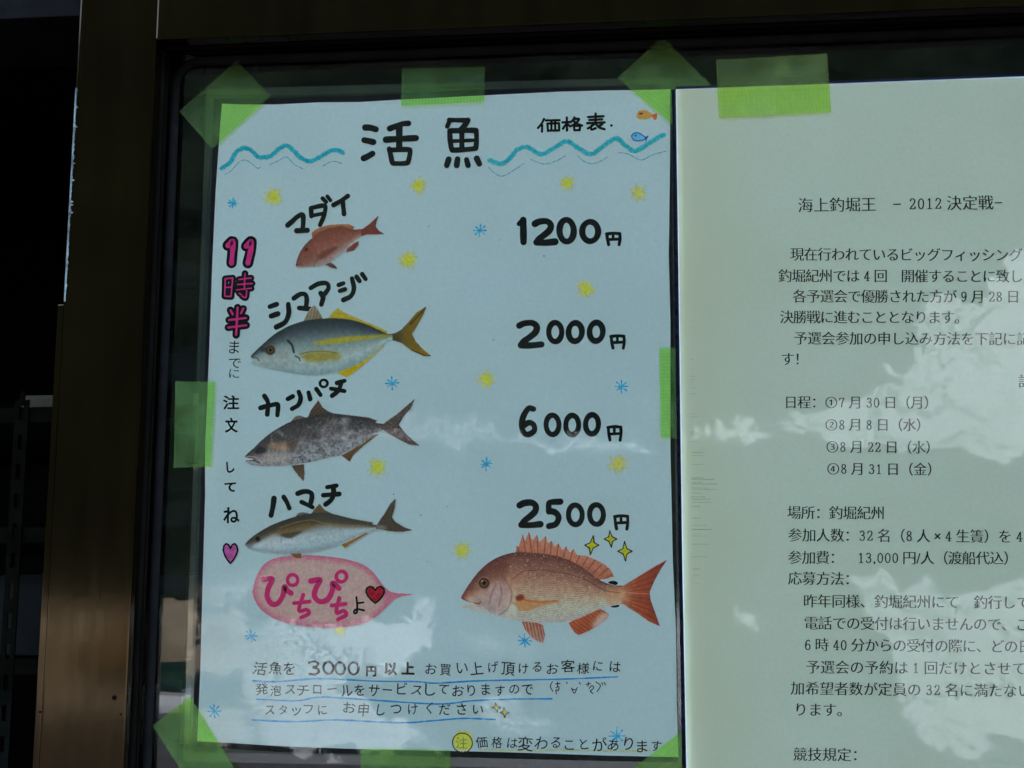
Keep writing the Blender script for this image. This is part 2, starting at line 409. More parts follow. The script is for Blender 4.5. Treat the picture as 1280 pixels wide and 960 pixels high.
class Paint:
    def __init__(s, x0, y0, x1, y1, step, base=(139, 163, 157)):
        s.xs = np.arange(x0, x1+step, step); s.ys = np.arange(y0, y1+step, step); s.step = step
        s.X, s.Y = np.meshgrid(s.xs, s.ys); s.c = np.zeros(s.X.shape+(3,))+np.array(base, float); s.a = np.zeros(s.X.shape, bool)
    def mask(s, P, soft=0, curve=True):
        P = catmull(P, 6, True) if curve else P
        m = inpoly(s.X, s.Y, P).astype(float)
        return blur(m, soft/s.step) if soft else m
    def over(s, m, col, al=1.0):
        m = (m*al)[..., None]; s.c = s.c*(1-m)+np.asarray(col, float)*m
    def mul(s, f): s.c *= f[..., None]
    def dist(s, pts, curve=True):
        p = catmull(pts, 6) if curve else np.asarray(pts, float)
        d = np.full(s.X.shape, 1e9)
        for a, b in zip(p[:-1], p[1:]):
            v = b-a; L = v@v+1e-9; t = np.clip(((s.X-a[0])*v[0]+(s.Y-a[1])*v[1])/L, 0, 1)
            d = np.minimum(d, np.hypot(s.X-a[0]-t*v[0], s.Y-a[1]-t*v[1]))
        return d
    def line(s, pts, w, col, al=1.0, curve=True, soft=.5):
        d = s.dist(pts, curve); s.over(np.clip((w/2+soft-d)/(2*soft), 0, 1), col, al)
    def build(s, name, d, parent, label=None):
        m = s.a; h, w = m.shape
        cell = (m[:-1, :-1].astype(int)+m[1:, :-1]+m[:-1, 1:]+m[1:, 1:]) >= 3
        use = np.zeros((h, w), bool)
        for dy in (0, 1):
            for dx in (0, 1): use[dy:h-1+dy, dx:w-1+dx] |= cell
        idx = -np.ones((h, w), int); idx[use] = np.arange(use.sum())
        P = at(s.X[use], s.Y[use], d)
        ii = np.argwhere(cell); i, j = ii[:, 0], ii[:, 1]
        fa = np.stack([idx[i, j], idx[i+1, j], idx[i+1, j+1], idx[i, j+1]], 1)
        me = bpy.data.meshes.new(name); me.vertices.add(len(P)); me.vertices.foreach_set('co', P.astype(np.float32).ravel())
        me.loops.add(fa.size); me.loops.foreach_set('vertex_index', fa.ravel().astype(np.int32))
        me.polygons.add(len(fa)); me.polygons.foreach_set('loop_start', np.arange(0, fa.size, 4, dtype=np.int32))
        me.update(calc_edges=True)
        ca = me.color_attributes.new('Col', 'FLOAT_COLOR', 'POINT')
        cc = np.concatenate([own(np.clip(s.c[use], 2, 250)), np.ones((use.sum(), 1))], 1)
        ca.data.foreach_set('color', cc.astype(np.float32).ravel())
        o = link(name, me, M['paint'], parent)
        if label: o['label'] = label
        return o

# ------------------------------------------------------------------ setting behind the camera: what the shiny sheets mirror
def structure(o): o['kind'] = 'structure'; return o
g = 60
structure(pydata('ground', [(-250, 160, 0), (250, 160, 0), (250, -250, 0), (-250, -250, 0)], [(0, 3, 2, 1)], M['asphalt']))
structure(pydata('concrete_yard', [(-60, -16.4, .004), (60, -16.4, .004), (60, -45, .004), (-60, -45, .004)], [(0, 3, 2, 1)], M['concrete']))
# wooded hill
xs = np.linspace(-120, 120, 121); ys = np.linspace(-44, -110, 34)
X, Y = np.meshgrid(xs, ys); tt = (-44-Y)/66
hz = np.clip(tt*3.2, 0, 1)**.8*(36+4*np.sin(X*.05+1)+3*np.sin(X*.13))+tt*12
hz += (vnoise(hz.shape, 1.2, 3)-.5)*5*np.clip(tt*8, 0, 1)+(vnoise(hz.shape, 3.1, 4)-.5)*6*np.clip(tt*8, 0, 1)
hz[0] = -.5
n = len(xs); V = np.stack([X, Y, hz], -1).reshape(-1, 3)
Fc = [(r*n+c, (r+1)*n+c, (r+1)*n+c+1, r*n+c+1) for r in range(len(ys)-1) for c in range(n-1)]
structure(pydata('hill', V, Fc, M['hillgreen'], smooth=True))
sw = boxes('added_wall', [(-60, 60, -40.3, -40, 0, .92)], M['pale_band'], bevel=.03)  # unseen wall, added to give the reflections a bright band
tagm(sw, 'low white wall added across the yard, seen only as a bright band in the glossy sheets', 'wall')
kb = structure(boxes('added_kerb', [(-60, 60, -17.6, -16.3, 0, .12)], M['pale_band'], bevel=.02))  # unseen strip, added as a second bright band in the reflections

def mound(name, cx, cy, rx, ry, h, mat, label, cat, seed):
    rr = np.random.default_rng(seed); v = []; f = []; A_, B_ = 26, 9; nzz = vnoise((B_+1, A_), 2.5, seed)
    for j in range(B_+1):
        for i in range(A_):
            a = 2*math.pi*i/A_; e = j/B_*math.pi/2; k = 1+.35*(nzz[j, i]-.5)*(j < B_)
            v.append((cx+rx*k*math.cos(e)*math.cos(a), cy+ry*k*math.cos(e)*math.sin(a), h*k*math.sin(e)-.02))
    for j in range(B_):
        for i in range(A_): f.append((j*A_+i, j*A_+(i+1) % A_, (j+1)*A_+(i+1) % A_, (j+1)*A_+i))
    return tagm(pydata(name, v, f, mat, smooth=True), label, cat)
mound('added_tan_heap', -8.6, -24, 1.9, 1.0, 1.2, M['tan_heap'], 'tan tarpaulin heap added to be mirrored in the lower left of the window glass', 'prop', 3)  # this heap and the next are added to shape the glass reflection
mound('added_green_heap', -7.2, -20.5, 1.6, .8, .42, M['standin'], 'dark green heap added to be mirrored low in the window glass beside the poster', 'standin', 4)
mound('dark_heap', 3.4, -23, 2.6, .8, .7, M['standin'], 'dark net heap added behind the photographer to break up the mirrored band', 'standin', 6)  # this heap and the next are added as dark gaps in the reflections
mound('small_dark_heap', 10.5, -24, 1.6, .8, .8, M['tan_heap'], 'brown heap added toward the right to break up the mirrored band', 'prop', 7)

# ------------------------------------------------------------------ shop building
T = thing('shop_building', 'shop front with rendered wall, eave and dark room behind the posters', 'building')
boxes('wall', [(-6, -1.3, .0, .12, 0, 2.75), (.62, 6, .0, .12, 0, 2.75), (-1.3, .62, .0, .12, 2.05, 2.75), (-.1, .62, 0, .12, 0, 1.05)], M['wall'], T, .004)
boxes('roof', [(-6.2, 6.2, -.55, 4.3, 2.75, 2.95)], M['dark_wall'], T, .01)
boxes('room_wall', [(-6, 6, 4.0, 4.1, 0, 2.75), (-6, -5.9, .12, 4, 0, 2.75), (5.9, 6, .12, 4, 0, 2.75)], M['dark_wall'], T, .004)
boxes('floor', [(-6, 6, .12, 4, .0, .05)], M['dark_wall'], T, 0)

# ------------------------------------------------------------------ sliding window in its bronze frame
XL, XR = -.1712, -.1305
Wn = thing('sliding_window', 'bronze aluminium sliding window with dark glass behind the taped sheets', 'window')
Wn2 = thing('door_post', 'wide satin bronze door post left of the green taped poster', 'post')
zt = 2.05
# post: box with soft edges, thin cover strip on the lower left
z_step = at(72, 380, -.02)[2]
z_scr = at(95, 110, -.02)[2]
boxes('post_face', [(XL+.0032, XR, -.02, .05, .0, zt)], M['bronze'], Wn2, .0008)
boxes('cover_strip', [(XL, XL+.003, -.0195, .04, .0, z_step)], M['bronze'], Wn2, .0006)
# scratched bare edge: ragged sliver
v = []; f = []
zz = np.linspace(z_step+.001, z_scr, 140)
for k, z in enumerate(zz):
    wv = .0006+.0005*random.random()**3+(.0013 if random.random() < .08 else 0)*(k > 30)
    v += [(XL+.00315, -.0203, z), (XL+.00335+wv, -.0203, z), (XL+.00315, -.0185, z)]
for k in range(len(zz)-1):
    a = 3*k; f += [(a, a+1, a+4, a+3), (a+2, a, a+3, a+5)]
pydata('scratched_edge', v, f, M['bare'], Wn2)
# screws dots and nicks on the post
for (px, py, r) in ((143, 872, .0011), (151, 893, .0005), (50, 890, .0005)):
    p = at(px, py, -.02)
    me = bpy.data.meshes.new('screw'); bm = bmesh.new()
    bmesh.ops.create_cone(bm, cap_ends=True, segments=14, radius1=r, radius2=r*.7, depth=.0006, matrix=Matrix.Translation((p[0], -.0203, p[2]))@Matrix.Rotation(math.pi/2, 4, 'X'))
    bm.to_mesh(me); bm.free(); link('screw', me, M['bronze_dark'], Wn2)
# header rail above and stepped sash profile
zh = at(880, 25, -.02)[2]
boxes('head_rail', [(XR+.0005, .62, -.022, .05, zh, zt)], M['bronze'], Wn, .0008)
boxes('head_rail_left', [(-1.3, XL-.0005, -.01, .05, at(40, 22, -.01)[2], zt)], M['rubber'], Wn, .0008).name = 'door_head'
x1 = XR+.0003
boxes('stile', [(XR-.001, x1+.0008, -.0125, -.0095, .9, zh-.0012), (XR-.001, x1+.0004, -.006, -.0045, .9, zh-.0006)], M['bronze_dark'], Wn, .0003)
boxes('top_rail', [(x1+.001, .6, -.0125, -.0095, zh-.0009, zh+.001), (x1+.001, .6, -.006, -.0045, zh-.0005, zh+.001)], M['bronze_dark'], Wn, .0003)
# rubber gasket with a rounded corner, half-round section
gx = x1+.0026; gz = zh-.0024
path = [(gx, .95), (gx, gz-.012)]+[(gx+.012*(1-math.cos(a)), gz-.012+.012*math.sin(a)) for a in np.linspace(0, math.pi/2, 9)[1:]]+[(.6, gz)]
v = []; f = []; K = 7
for k, (x, z) in enumerate(path):
    a = np.array(path[max(k-1, 0)]); b = np.array(path[min(k+1, len(path)-1)]); t = (b-a)/np.hypot(*(b-a)); nx, nz = -t[1], t[0]
    for q in range(K):
        an = math.pi*q/(K-1); v.append((x+nx*.0022*math.cos(an), -.0004-.0022*math.sin(an), z+nz*.0022*math.cos(an)))
for k in range(len(path)-1):
    for q in range(K-1): a = k*K+q; f.append((a, a+K, a+K+1, a+1))
pydata('gasket', v, f, M['rubber'], Wn, smooth=True)
pydata('glass_pane', [(x1, 0, .95), (.6, 0, .95), (.6, 0, zh), (x1, 0, zh)], [(0, 1, 2, 3)], M['glass'], Wn)

# ------------------------------------------------------------------ things inside, dim
shelf = thing('shelf_rack', 'dim steel shelf rack with slotted upright in the dark doorway', 'shelf')
ux = at(22, 600, .55)[0]; uz = [at(22, y, .55)[2] for y in (500, 650)]
def plate_with_slots(name, x0, x1, y, z0, z1, pitch, parent):
    bm = bmesh.new()
    k = 0; z = z0; xm = (x0+x1)/2; hw = (x1-x0)*.16
    def box(a, b, c, d):
        r = bmesh.ops.create_cube(bm, size=1); bmesh.ops.scale(bm, verts=r['verts'], vec=(b-a, .002, d-c))
        bmesh.ops.translate(bm, verts=r['verts'], vec=((a+b)/2, y, (c+d)/2))
    box(x0, xm-hw, z0, z1); box(xm+hw, x1, z0, z1)
    while z < z1:
        box(xm-hw, xm+hw, z, z+pitch*.5); z += pitch
    me = bpy.data.meshes.new(name); bm.to_mesh(me); bm.free(); return link(name, me, M['steel'], parent)
sx0 = at(14, 600, .55)[0]; sx1 = at(31, 600, .55)[0]
plate_with_slots('upright', sx0, sx1, .55, .05, uz[0], .026, shelf)
for zz_ in (uz[0]-.006, uz[1]-.006):
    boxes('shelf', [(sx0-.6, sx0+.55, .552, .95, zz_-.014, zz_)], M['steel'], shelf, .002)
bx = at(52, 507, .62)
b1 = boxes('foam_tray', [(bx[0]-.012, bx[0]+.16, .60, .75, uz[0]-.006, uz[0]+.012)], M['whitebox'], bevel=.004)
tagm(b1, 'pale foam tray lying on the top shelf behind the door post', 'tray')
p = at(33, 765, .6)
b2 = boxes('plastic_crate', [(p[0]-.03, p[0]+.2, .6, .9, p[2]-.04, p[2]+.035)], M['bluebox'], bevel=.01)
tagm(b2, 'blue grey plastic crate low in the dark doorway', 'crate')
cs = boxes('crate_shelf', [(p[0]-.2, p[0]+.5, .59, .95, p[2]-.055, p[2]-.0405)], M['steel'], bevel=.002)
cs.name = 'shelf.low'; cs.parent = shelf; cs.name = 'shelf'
# pale carton and round container close behind the window glass
p0 = at(193, 868, .05); p1 = at(330, 905, .05)
c1 = boxes('white_carton', [(p0[0], p1[0], .05, .16, p1[2]-.01, p0[2])], M['whitebox'], bevel=.002)
tagm(c1, 'white carton standing behind the glass at the lower left tape', 'carton')

# ------------------------------------------------------------------ laminate sheet builder
def film(name, corners, d, mat, parent, patches, step=3.0, base=650, grain0=.3):
    """corners px quad; patches = list of (polygon, target row, softness, grain)"""
    cx = [c[0] for c in corners]; cy = [c[1] for c in corners]
    nx = int((max(cx)-min(cx))/step); ny = int((max(cy)-min(cy))/step)
    u, v_ = np.meshgrid(np.linspace(0, 1, nx), np.linspace(0, 1, ny))
    A, B, C_, D = [np.array(c, float) for c in corners]
    Pq = (A*((1-u)*(1-v_))[..., None]+B*(u*(1-v_))[..., None]+C_*(u*v_)[..., None]+D*((1-u)*v_)[..., None])
    px, py = Pq[..., 0], Pq[..., 1]
    wx = px+(vnoise(px.shape, 9, 5)-.5)*46+(vnoise(px.shape, 3, 6)-.5)*16; wy = py+(vnoise(px.shape, 7, 8)-.5)*34+(vnoise(px.shape, 3, 9)-.5)*14
    Tt = np.where(py < base, py, base).astype(float)
    G = np.full(px.shape, grain0)
    for P, tgt, soft, gr in patches:
        m = inpoly(wx, wy, catmull(P, 5, True)).astype(float)
        if soft: m = blur(m, soft/step)
        eb = blur(m, 9/step); G = G+1.9*eb*(1-eb)
        t_ = tgt(px, py) if callable(tgt) else tgt
        Tt = Tt*(1-m)+t_*m; G = G*(1-m)+gr*.32*m
    S_ = (Tt-py)/(2*F)  # normal tilt aimed so that glare shows inside each patch
    P3 = at(px, py, d).reshape(-1, 3)
    idx = np.arange(nx*ny).reshape(ny, nx)
    fa = np.stack([idx[:-1, :-1], idx[1:, :-1], idx[1:, 1:], idx[:-1, 1:]], -1).reshape(-1, 4)
    me = bpy.data.meshes.new(name); me.from_pydata([tuple(q) for q in P3], [], [tuple(map(int, q)) for q in fa])
    for nm, arr in (('glare_tilt', S_), ('grain', G)):
        a = me.attributes.new(nm, 'FLOAT', 'POINT'); a.data.foreach_set('value', arr.astype(np.float32).ravel())
    return link(name, me, mat, parent)
def zone(*p): return list(p)
def sheet_poly(name, pts, d, mat, parent, label=None):
    P = at(np.array([q[0] for q in pts]), np.array([q[1] for q in pts]), d)
    return pydata(name, P, [tuple(range(len(pts)-1, -1, -1))], mat, parent, label)
def strip(name, outer, inner, d, mat, parent):
    P = at(np.array([q[0] for q in outer+inner]), np.array([q[1] for q in outer+inner]), d); n = len(outer)
    return pydata(name, P, [(i, n+i, n+(i+1) % n, (i+1) % n) for i in range(n)], mat, parent)

# ------------------------------------------------------------------ POSTER
PO = thing('fish_price_poster', 'hand drawn laminated price poster with fish cutouts taped to the window', 'poster')
D0 = -.0012; DI = -.0014; DC = -.0017; DCI = -.0020; DF = -.0026
pap = [(278, 130), (300, 131), (345, 131), (400, 128.5), (450, 128), (500, 125), (560, 122), (620, 119), (700, 115), (760, 113.5), (800, 113), (838, 112),
       (837.5, 200), (836, 320), (838, 400), (838, 560), (841, 700), (845, 790), (846, 880), (848, 946), (760, 944), (640, 940), (563, 938), (450, 936), (350, 932), (285, 928), (247, 926),
       (251, 840), (254, 720), (257, 620), (257, 560), (262, 440), (266, 330), (270, 240), (274, 180)]
sheet_poly('paper_sheet', pap, D0, M['paper'], PO)
# bright cut edge, and painted dark strips standing for shadow along the sheet
def edge_line(name, pts, w, mat, d, parent, wob=0.0):
    sh = Sheet(d); v, f = outline_of(pts, w, .15, False); sh.add(v, f); return sh.build(name, mat, parent)
edge_line('paper_edge', pap[:12], 1.0, M['white'], D0-.0001, PO)
edge_line('paper_edge', pap[19:27], 1.0, M['white'], D0-.0001, PO)
edge_line('paper_edge', pap[26:]+pap[:1], 1.1, M['white'], D0-.0001, PO)
M['navy'] = ink('navy shade line', (.002, .0025, .010), .3)
edge_line('shade_edge', [(x+(0 if i else -2), y-3.8) for i, (x, y) in enumerate(pap[:12])], 8, M['navy'], D0+.0003, PO)
edge_line('shade_edge', [(x+2.6, y) for x, y in pap[11:20]], 5.5, M['black'], D0+.0003, PO)
edge_line('shade_edge', [(x-5, y) for x, y in [(247, 930)]+pap[26:]+[(278, 124)]], 11, M['navy'], D0+.0003, PO)
edge_line('shade_edge', [(x, y+3.5) for x, y in pap[19:27]], 8, M['black'], D0+.0003, PO)

L = Sheet(DI)
# title
t = Sheet(DI)
for p, w in ((ZM((302, 210), (338, 212), (372, 222)), 7.6), (ZM((294, 294), (325, 300), (355, 307)), 7.2), (ZM((292, 415), (320, 402), (350, 384)), 7.4),
             (ZM((465, 217), (510, 200), (550, 186), (590, 182)), 6.6), (ZM((528, 205), (528, 345)), 7.6), (ZM((440, 291), (520, 286), (640, 280)), 7.2)):
    stroke(t, p, w)
stroke(t, hard(ZM((462, 352), (472, 400), (484, 450), (586, 448), (603, 356), (462, 360)), .15), 5.8)
for p, w in ((ZM((848, 203), (866, 162)), 5.0), (ZM((862, 160), (985, 162)), 5.6), (ZM((985, 162), (965, 195), (940, 222)), 6.2),
             (hard(ZM((865, 236), (868, 300), (880, 362), (1040, 350), (1042, 228), (865, 232)), .12), 6.0),
             (ZM((880, 301), (1035, 294)), 4.4), (ZM((945, 235), (946, 356)), 6.2),
             (ZM((858, 422), (845, 462)), 6.6), (ZM((917, 420), (911, 462)), 6.4), (ZM((977, 425), (987, 462)), 6.2), (ZM((1045, 416), (1062, 452)), 6.6)):
    stroke(t, p, w)
t.build('title_lettering', M['black'], PO, 'big black marker title of two characters')
t = Sheet(DI)
for p in (((480, 355), (468, 378), (450, 400)), ((471, 385), (470, 418)), ((490, 362), (558, 361)), ((497, 378), (500, 414)), ((497, 378), (555, 376)), ((555, 376), (556, 412)), ((500, 413), (556, 412)),
          ((517, 364), (517, 410)), ((536, 364), (536, 410)), ((572, 372), (612, 370)), ((594, 347), (595, 412)), ((592, 378), (575, 403)), ((599, 382), (611, 392)),
          ((632, 347), (625, 360), (612, 371)), ((630, 355), (655, 355), (640, 375), (616, 390)), ((628, 365), (645, 378), (670, 388)), ((630, 390), (632, 411)), ((630, 390), (661, 389)), ((661, 389), (658, 411)), ((632, 411), (658, 410)),
          ((700, 345), (778, 341)), ((706, 360), (770, 357)), ((696, 376), (783, 372)), ((738, 328), (738, 375)), ((730, 380), (715, 394), (699, 402)), ((717, 388), (717, 408), (738, 401)), ((770, 382), (750, 393)), ((738, 378), (755, 396), (783, 406)), ((816, 387), (818, 388))):
    stroke(t, ZB(*p), 3.0)
t.build('subtitle_lettering', M['black'], PO, 'small black marker words price list at upper right')
# fish names
def name_line(items, label):
    t = Sheet(DI)
    for it in items:
        if it[0] == 'ring': ring(t, it[1], it[2], it[3], it[4])
        else: stroke(t, it[0], it[1])
    return t.build('fish_name_lettering', M['black'], PO, label)
name_line([(ZC_((765, 138), (800, 108), (845, 68), (885, 55), (890, 110), (885, 168)), 5.7), (ZC_((838, 182), (880, 180), (922, 178)), 6.4),
           (ZA((595, 802), (597, 842)), 5.2), (hard(ZA((595, 800), (668, 785), (662, 835), (640, 885)), .2), 5.2), (ZA((600, 838), (655, 828)), 4.6),
           (ZA((653, 752), (671, 770)), 4.6), (ZA((677, 742), (692, 762)), 4.6), (ZA((708, 785), (745, 764), (779, 740)), 5.4), (ZA((753, 765), (757, 800), (760, 830)), 5.6)],
          'black marker name above the small red fish')
name_line([(ZD((330, 697), (366, 684)), 5.8), (ZD((337, 747), (372, 735)), 6), (ZD((364, 806), (410, 780), (430, 735), (428, 684)), 5.8),
           (ZC_((815, 722), (865, 690), (905, 692), (918, 730), (912, 790)), 5.4), (ZC_((858, 800), (945, 808)), 5.6),
           (ZC_((950, 640), (1010, 607), (1075, 602), (1092, 640), (1062, 688)), 5.4), (ZC_((1030, 682), (1048, 715), (1035, 772)), 5.6),
           (ZD((697, 581), (722, 572)), 5.2), (ZD((703, 613), (730, 604)), 5.2), (ZD((722, 661), (762, 640), (778, 600), (768, 546)), 5.4),
           (ZD((792, 537), (808, 560)), 5.0), (ZD((822, 523), (841, 550)), 5.0)], 'black marker name above the yellow tailed fish')
name_line([(hard(ZG((280, 597), (320, 585), (375, 575), (370, 636)), .2), 5.4), (ZG((301, 533), (320, 570), (316, 632)), 5.4),
           (ZG((426, 549), (452, 535)), 5.4), (ZG((448, 602), (482, 580), (494, 545), (484, 511)), 5.2), (ZG((536, 515), (545, 550)), 5.4), (ZG((578, 496), (600, 528)), 5.2), ('ring', ZG((617, 466))[0], 4.6, 4.6, 3.3),
           (ZG((688, 464), (728, 452)), 5), (ZG((656, 494), (690, 500), (728, 507)), 5), (ZG((712, 460), (695, 505), (662, 532)), 5.2)], 'black marker name above the grey mottled fish')
name_line([(ZF((352, 695), (346, 740), (336, 786)), 6), (ZF((404, 688), (420, 715), (434, 748)), 5.4), (hard(ZH((528, 108), (560, 96), (592, 100), (602, 118), (592, 160)), .3), 5.6), (ZH((548, 150), (602, 176)), 5.2),
           (ZH((676, 76), (722, 68)), 5), (ZH((656, 116), (736, 110)), 5.4), (ZH((706, 72), (708, 112), (695, 140), (668, 162)), 5.6)], 'black marker name above the silver fish')
# prices
def yen(t, x0, y0, x1, y1):
    w = x1-x0; h = y1-y0; q = lambda *p: [(x0+w*a, y0+h*b) for a, b in p]; k = .215*w
    stroke(t, q((.06, .12), (.5, .07), (.94, .1)), k); stroke(t, q((.08, .12), (.12, .5), (.2, .95)), k); stroke(t, q((.94, .1), (.96, .5), (.9, .96)), k)
    stroke(t, q((.12, .56), (.92, .52)), k*.95); stroke(t, q((.5, .1), (.5, .54)), k*.9)
def two(z, w, X0, X1, Y0, Y1):
    W_ = X1-X0; H_ = Y1-Y0; q = [(X0+W_*a, Y0+H_*b) for a, b in ((0, .12), (.22, .02), (.58, 0), (.78, .16), (.74, .4), (.5, .62), (.22, .82), (.1, .98))]
    stroke(t, z(*q), w); stroke(t, z((X0+.08*W_, Y1), (X0+.5*W_, Y1+2), (X1, Y1-4)), w)
t = Sheet(DI)
stroke(t, ZE((240, 196), (262, 170)), 5.5); stroke(t, ZE((266, 172), (267, 240), (268, 308)), 8.6); two(ZE, 7.6, 338, 462, 180, 310)
ring(t, ZE((533, 238))[0], 8.9, 13.6, 8.0); ring(t, ZE((678, 243))[0], 9.8, 12.4, 7.4); yen(t, 757, 290.5, 775.8, 306.5)
t.build('price_lettering', M['black'], PO, 'price 1200 in fat black marker')
t = Sheet(DI); two(ZE, 7.4, 242, 378, 806, 942)
for cx, cy in ((463, 862), (586, 862), (715, 860)): ring(t, ZE((cx, cy))[0], 8.3, 11.6, 7.2)
yen(t, 762.5, 418.5, 781, 436)
t.build('price_lettering', M['black'], PO, 'price 2000 in fat black marker')
t = Sheet(DI); stroke(t, ZN((320, 150), (292, 146), (262, 190), (250, 245), (262, 290), (290, 303), (325, 280), (322, 245), (292, 232), (262, 250)), 6.6)
for cx, cy in ((435, 245), (553, 246), (672, 242)): ring(t, ZN((cx, cy))[0], 8.2, 11.8, 6.9)
yen(t, 758.8, 532, 777, 551)
t.build('price_lettering', M['black'], PO, 'price 6000 in fat black marker')
t = Sheet(DI); two(ZN, 7.4, 238, 362, 712, 845)
stroke(t, hard(ZN((482, 706), (412, 710), (414, 766)), .2), 7.0); stroke(t, ZN((414, 762), (450, 770), (472, 800), (455, 840), (414, 853)), 7.0)
for cx, cy in ((572, 785), (699, 783)): ring(t, ZN((cx, cy))[0], 8.8, 12.0, 6.9)
yen(t, 767, 643.5, 785.5, 662)
t.build('price_lettering', M['black'], PO, 'price 2500 in fat black marker')
# magenta time at left edge
eleven = [((287, 300), (320, 268), (327, 278), (324, 350), (316, 440)), ((434, 306), (467, 268), (476, 278), (468, 350), (447, 440))]
ji = [((266, 566), (326, 560)), ((266, 566), (262, 706)), ((326, 560), (312, 708)), ((264, 706), (312, 708)), ((266, 636), (320, 632)),
      ((424, 524), (418, 650)), ((376, 572), (472, 560)), ((364, 612), (482, 604)), ((358, 655), (474, 642)), ((438, 660), (430, 716), (402, 706)), ((378, 682), (396, 694))]
han = [((120, 716), (132, 738)), ((188, 708), (176, 732)), ((112, 768), (202, 757)), ((108, 808), (204, 796)), ((158, 702), (150, 848))]
t = Sheet(DI); u = Sheet(DI-.0002)
for p in eleven: stroke(t, ZC_(*p), 13.6, jit=.02); stroke(u, ZC_(*p), 5.8, jit=.08)
for p in ji: stroke(t, ZC_(*p), 8.4, jit=.02); stroke(u, ZC_(*p), 1.7)
for p in han: stroke(t, ZD(*p), 9.4, jit=.02); stroke(u, ZD(*p), 2.6)
t.build('time_lettering_outline', M['black'], PO); u.build('time_lettering', M['magenta'], PO, 'magenta marker time outlined in black')
# small vertical words under it
t = Sheet(DI)
def boxed(ch, x0, y0, x1, y1, off, rot=0):
    v, f = glyph(ch, off); a = v.min(0); b = v.max(0)
    cx, cy = (x0+x1)/2, (y0+y1)/2; xx = (v[:, 0]-(a[0]+b[0])/2)/(b[0]-a[0])*(x1-x0); yy = -(v[:, 1]-(a[1]+b[1])/2)/(b[1]-a[1])*(y1-y0)
    t.add(np.stack([cx+xx*math.cos(rot)-yy*math.sin(rot), cy+xx*math.sin(rot)+yy*math.cos(rot)], 1), f)
boxed('ま', 286.5, 426, 299, 442, 0, .05); boxed('で', 286, 448, 301, 460, 0, .04); boxed('に', 286.5, 461.5, 299, 472.5, 0, .04)
t.build('vertical_lettering', M['pen'], PO, 'thin pen words at the left edge')
t = Sheet(DI)
boxed('注', 278.5, 494, 299, 512, .025); boxed('文', 281, 522, 297.5, 541, .03); boxed('し', 283, 577, 293, 591, .035, -.1); boxed('て', 280.5, 603, 295, 615, .035); boxed('ね', 279, 634, 299.5, 654, .025)
t.build('vertical_lettering', M['black'], PO, 'black marker words running down the left edge')
def heart(cx, cy, w, h, sq=1.0):
    P = [(0, -.26), (.12, -.44), (.3, -.5), (.46, -.38), (.5, -.16), (.38, .1), (.2, .32), (0, .5), (-.2, .32), (-.38, .1), (-.5, -.16), (-.46, -.38), (-.3, -.5), (-.12, -.44)]
    return [(cx+w*a, cy+h*b) for a, b in P]
hp = heart(288, 692, 18, 25); hh = Sheet(DI); poly(hh, hp); hh.build('heart', M['heartpink'], PO, 'pink pencil heart below the vertical words')
hh = Sheet(DI-.0003); stroke(hh, hp, 2.1, closed=False, curve=False); stroke(hh, [hp[-1], hp[0]], 2.1); hh.build('heart_outline', M['black'], PO)

# waves
def crayon(name, pts, w, col, d, label=None, seed=1, al=.95):
    p = np.array(pts); P_ = Paint(p[:, 0].min()-w, p[:, 1].min()-w, p[:, 0].max()+w, p[:, 1].max()+w, .6)
    dd = P_.dist(pts); nz = vnoise(P_.X.shape, 1.5, seed); n2 = vnoise(P_.X.shape, 5, seed+1)
    e = np.clip((w/2+(nz-.5)*2.0-dd)/1.1, 0, 1)
    P_.over(e, col, 1); P_.c += ((nz-.5)*18+(n2-.5)*22)[..., None]*e[..., None]
    P_.a = e > .04; return P_.build(name, d, PO, label)
w1 = ZA((148, 602), (190, 572), (220, 522), (262, 500), (300, 515), (335, 545), (390, 540), (440, 500), (475, 489), (510, 515), (545, 550), (590, 565), (640, 545), (690, 515), (725, 510), (755, 524))
w2 = ZB((207, 560), (265, 580), (310, 550), (345, 510), (395, 495), (440, 520), (475, 530), (530, 500), (595, 467), (650, 500), (715, 530), (770, 495), (840, 452), (890, 490), (937, 515), (1000, 480), (1060, 442), (1080, 436))
crayon('wave_drawing', w1, 6.4, (22, 140, 155), DI, 'teal pencil wave left of the title', 11)
crayon('wave_drawing', w2, 6.6, (34, 146, 156), DI, 'teal pencil wave right of the title', 12)
t = Sheet(DI)
for p in (ZA((165, 632), (195, 615), (230, 575), (262, 560), (295, 575), (325, 600), (345, 596)), ZA((385, 585), (430, 565), (472, 545), (510, 580), (555, 605)), ZA((655, 590), (690, 570), (720, 568), (748, 578)),
          ZB((203, 598), (240, 630), (275, 640), (330, 610), (378, 578)), ZB((415, 558), (480, 580), (540, 565), (590, 538)), ZB((645, 538), (690, 572), (740, 575), (800, 545)), ZB((850, 522), (900, 530), (965, 560), (1020, 535), (1090, 515))):
    stroke(t, p, .95, jit=.3)
t.build('thin_wave_drawing', M['teal'], PO)['kind'] = 'stuff'
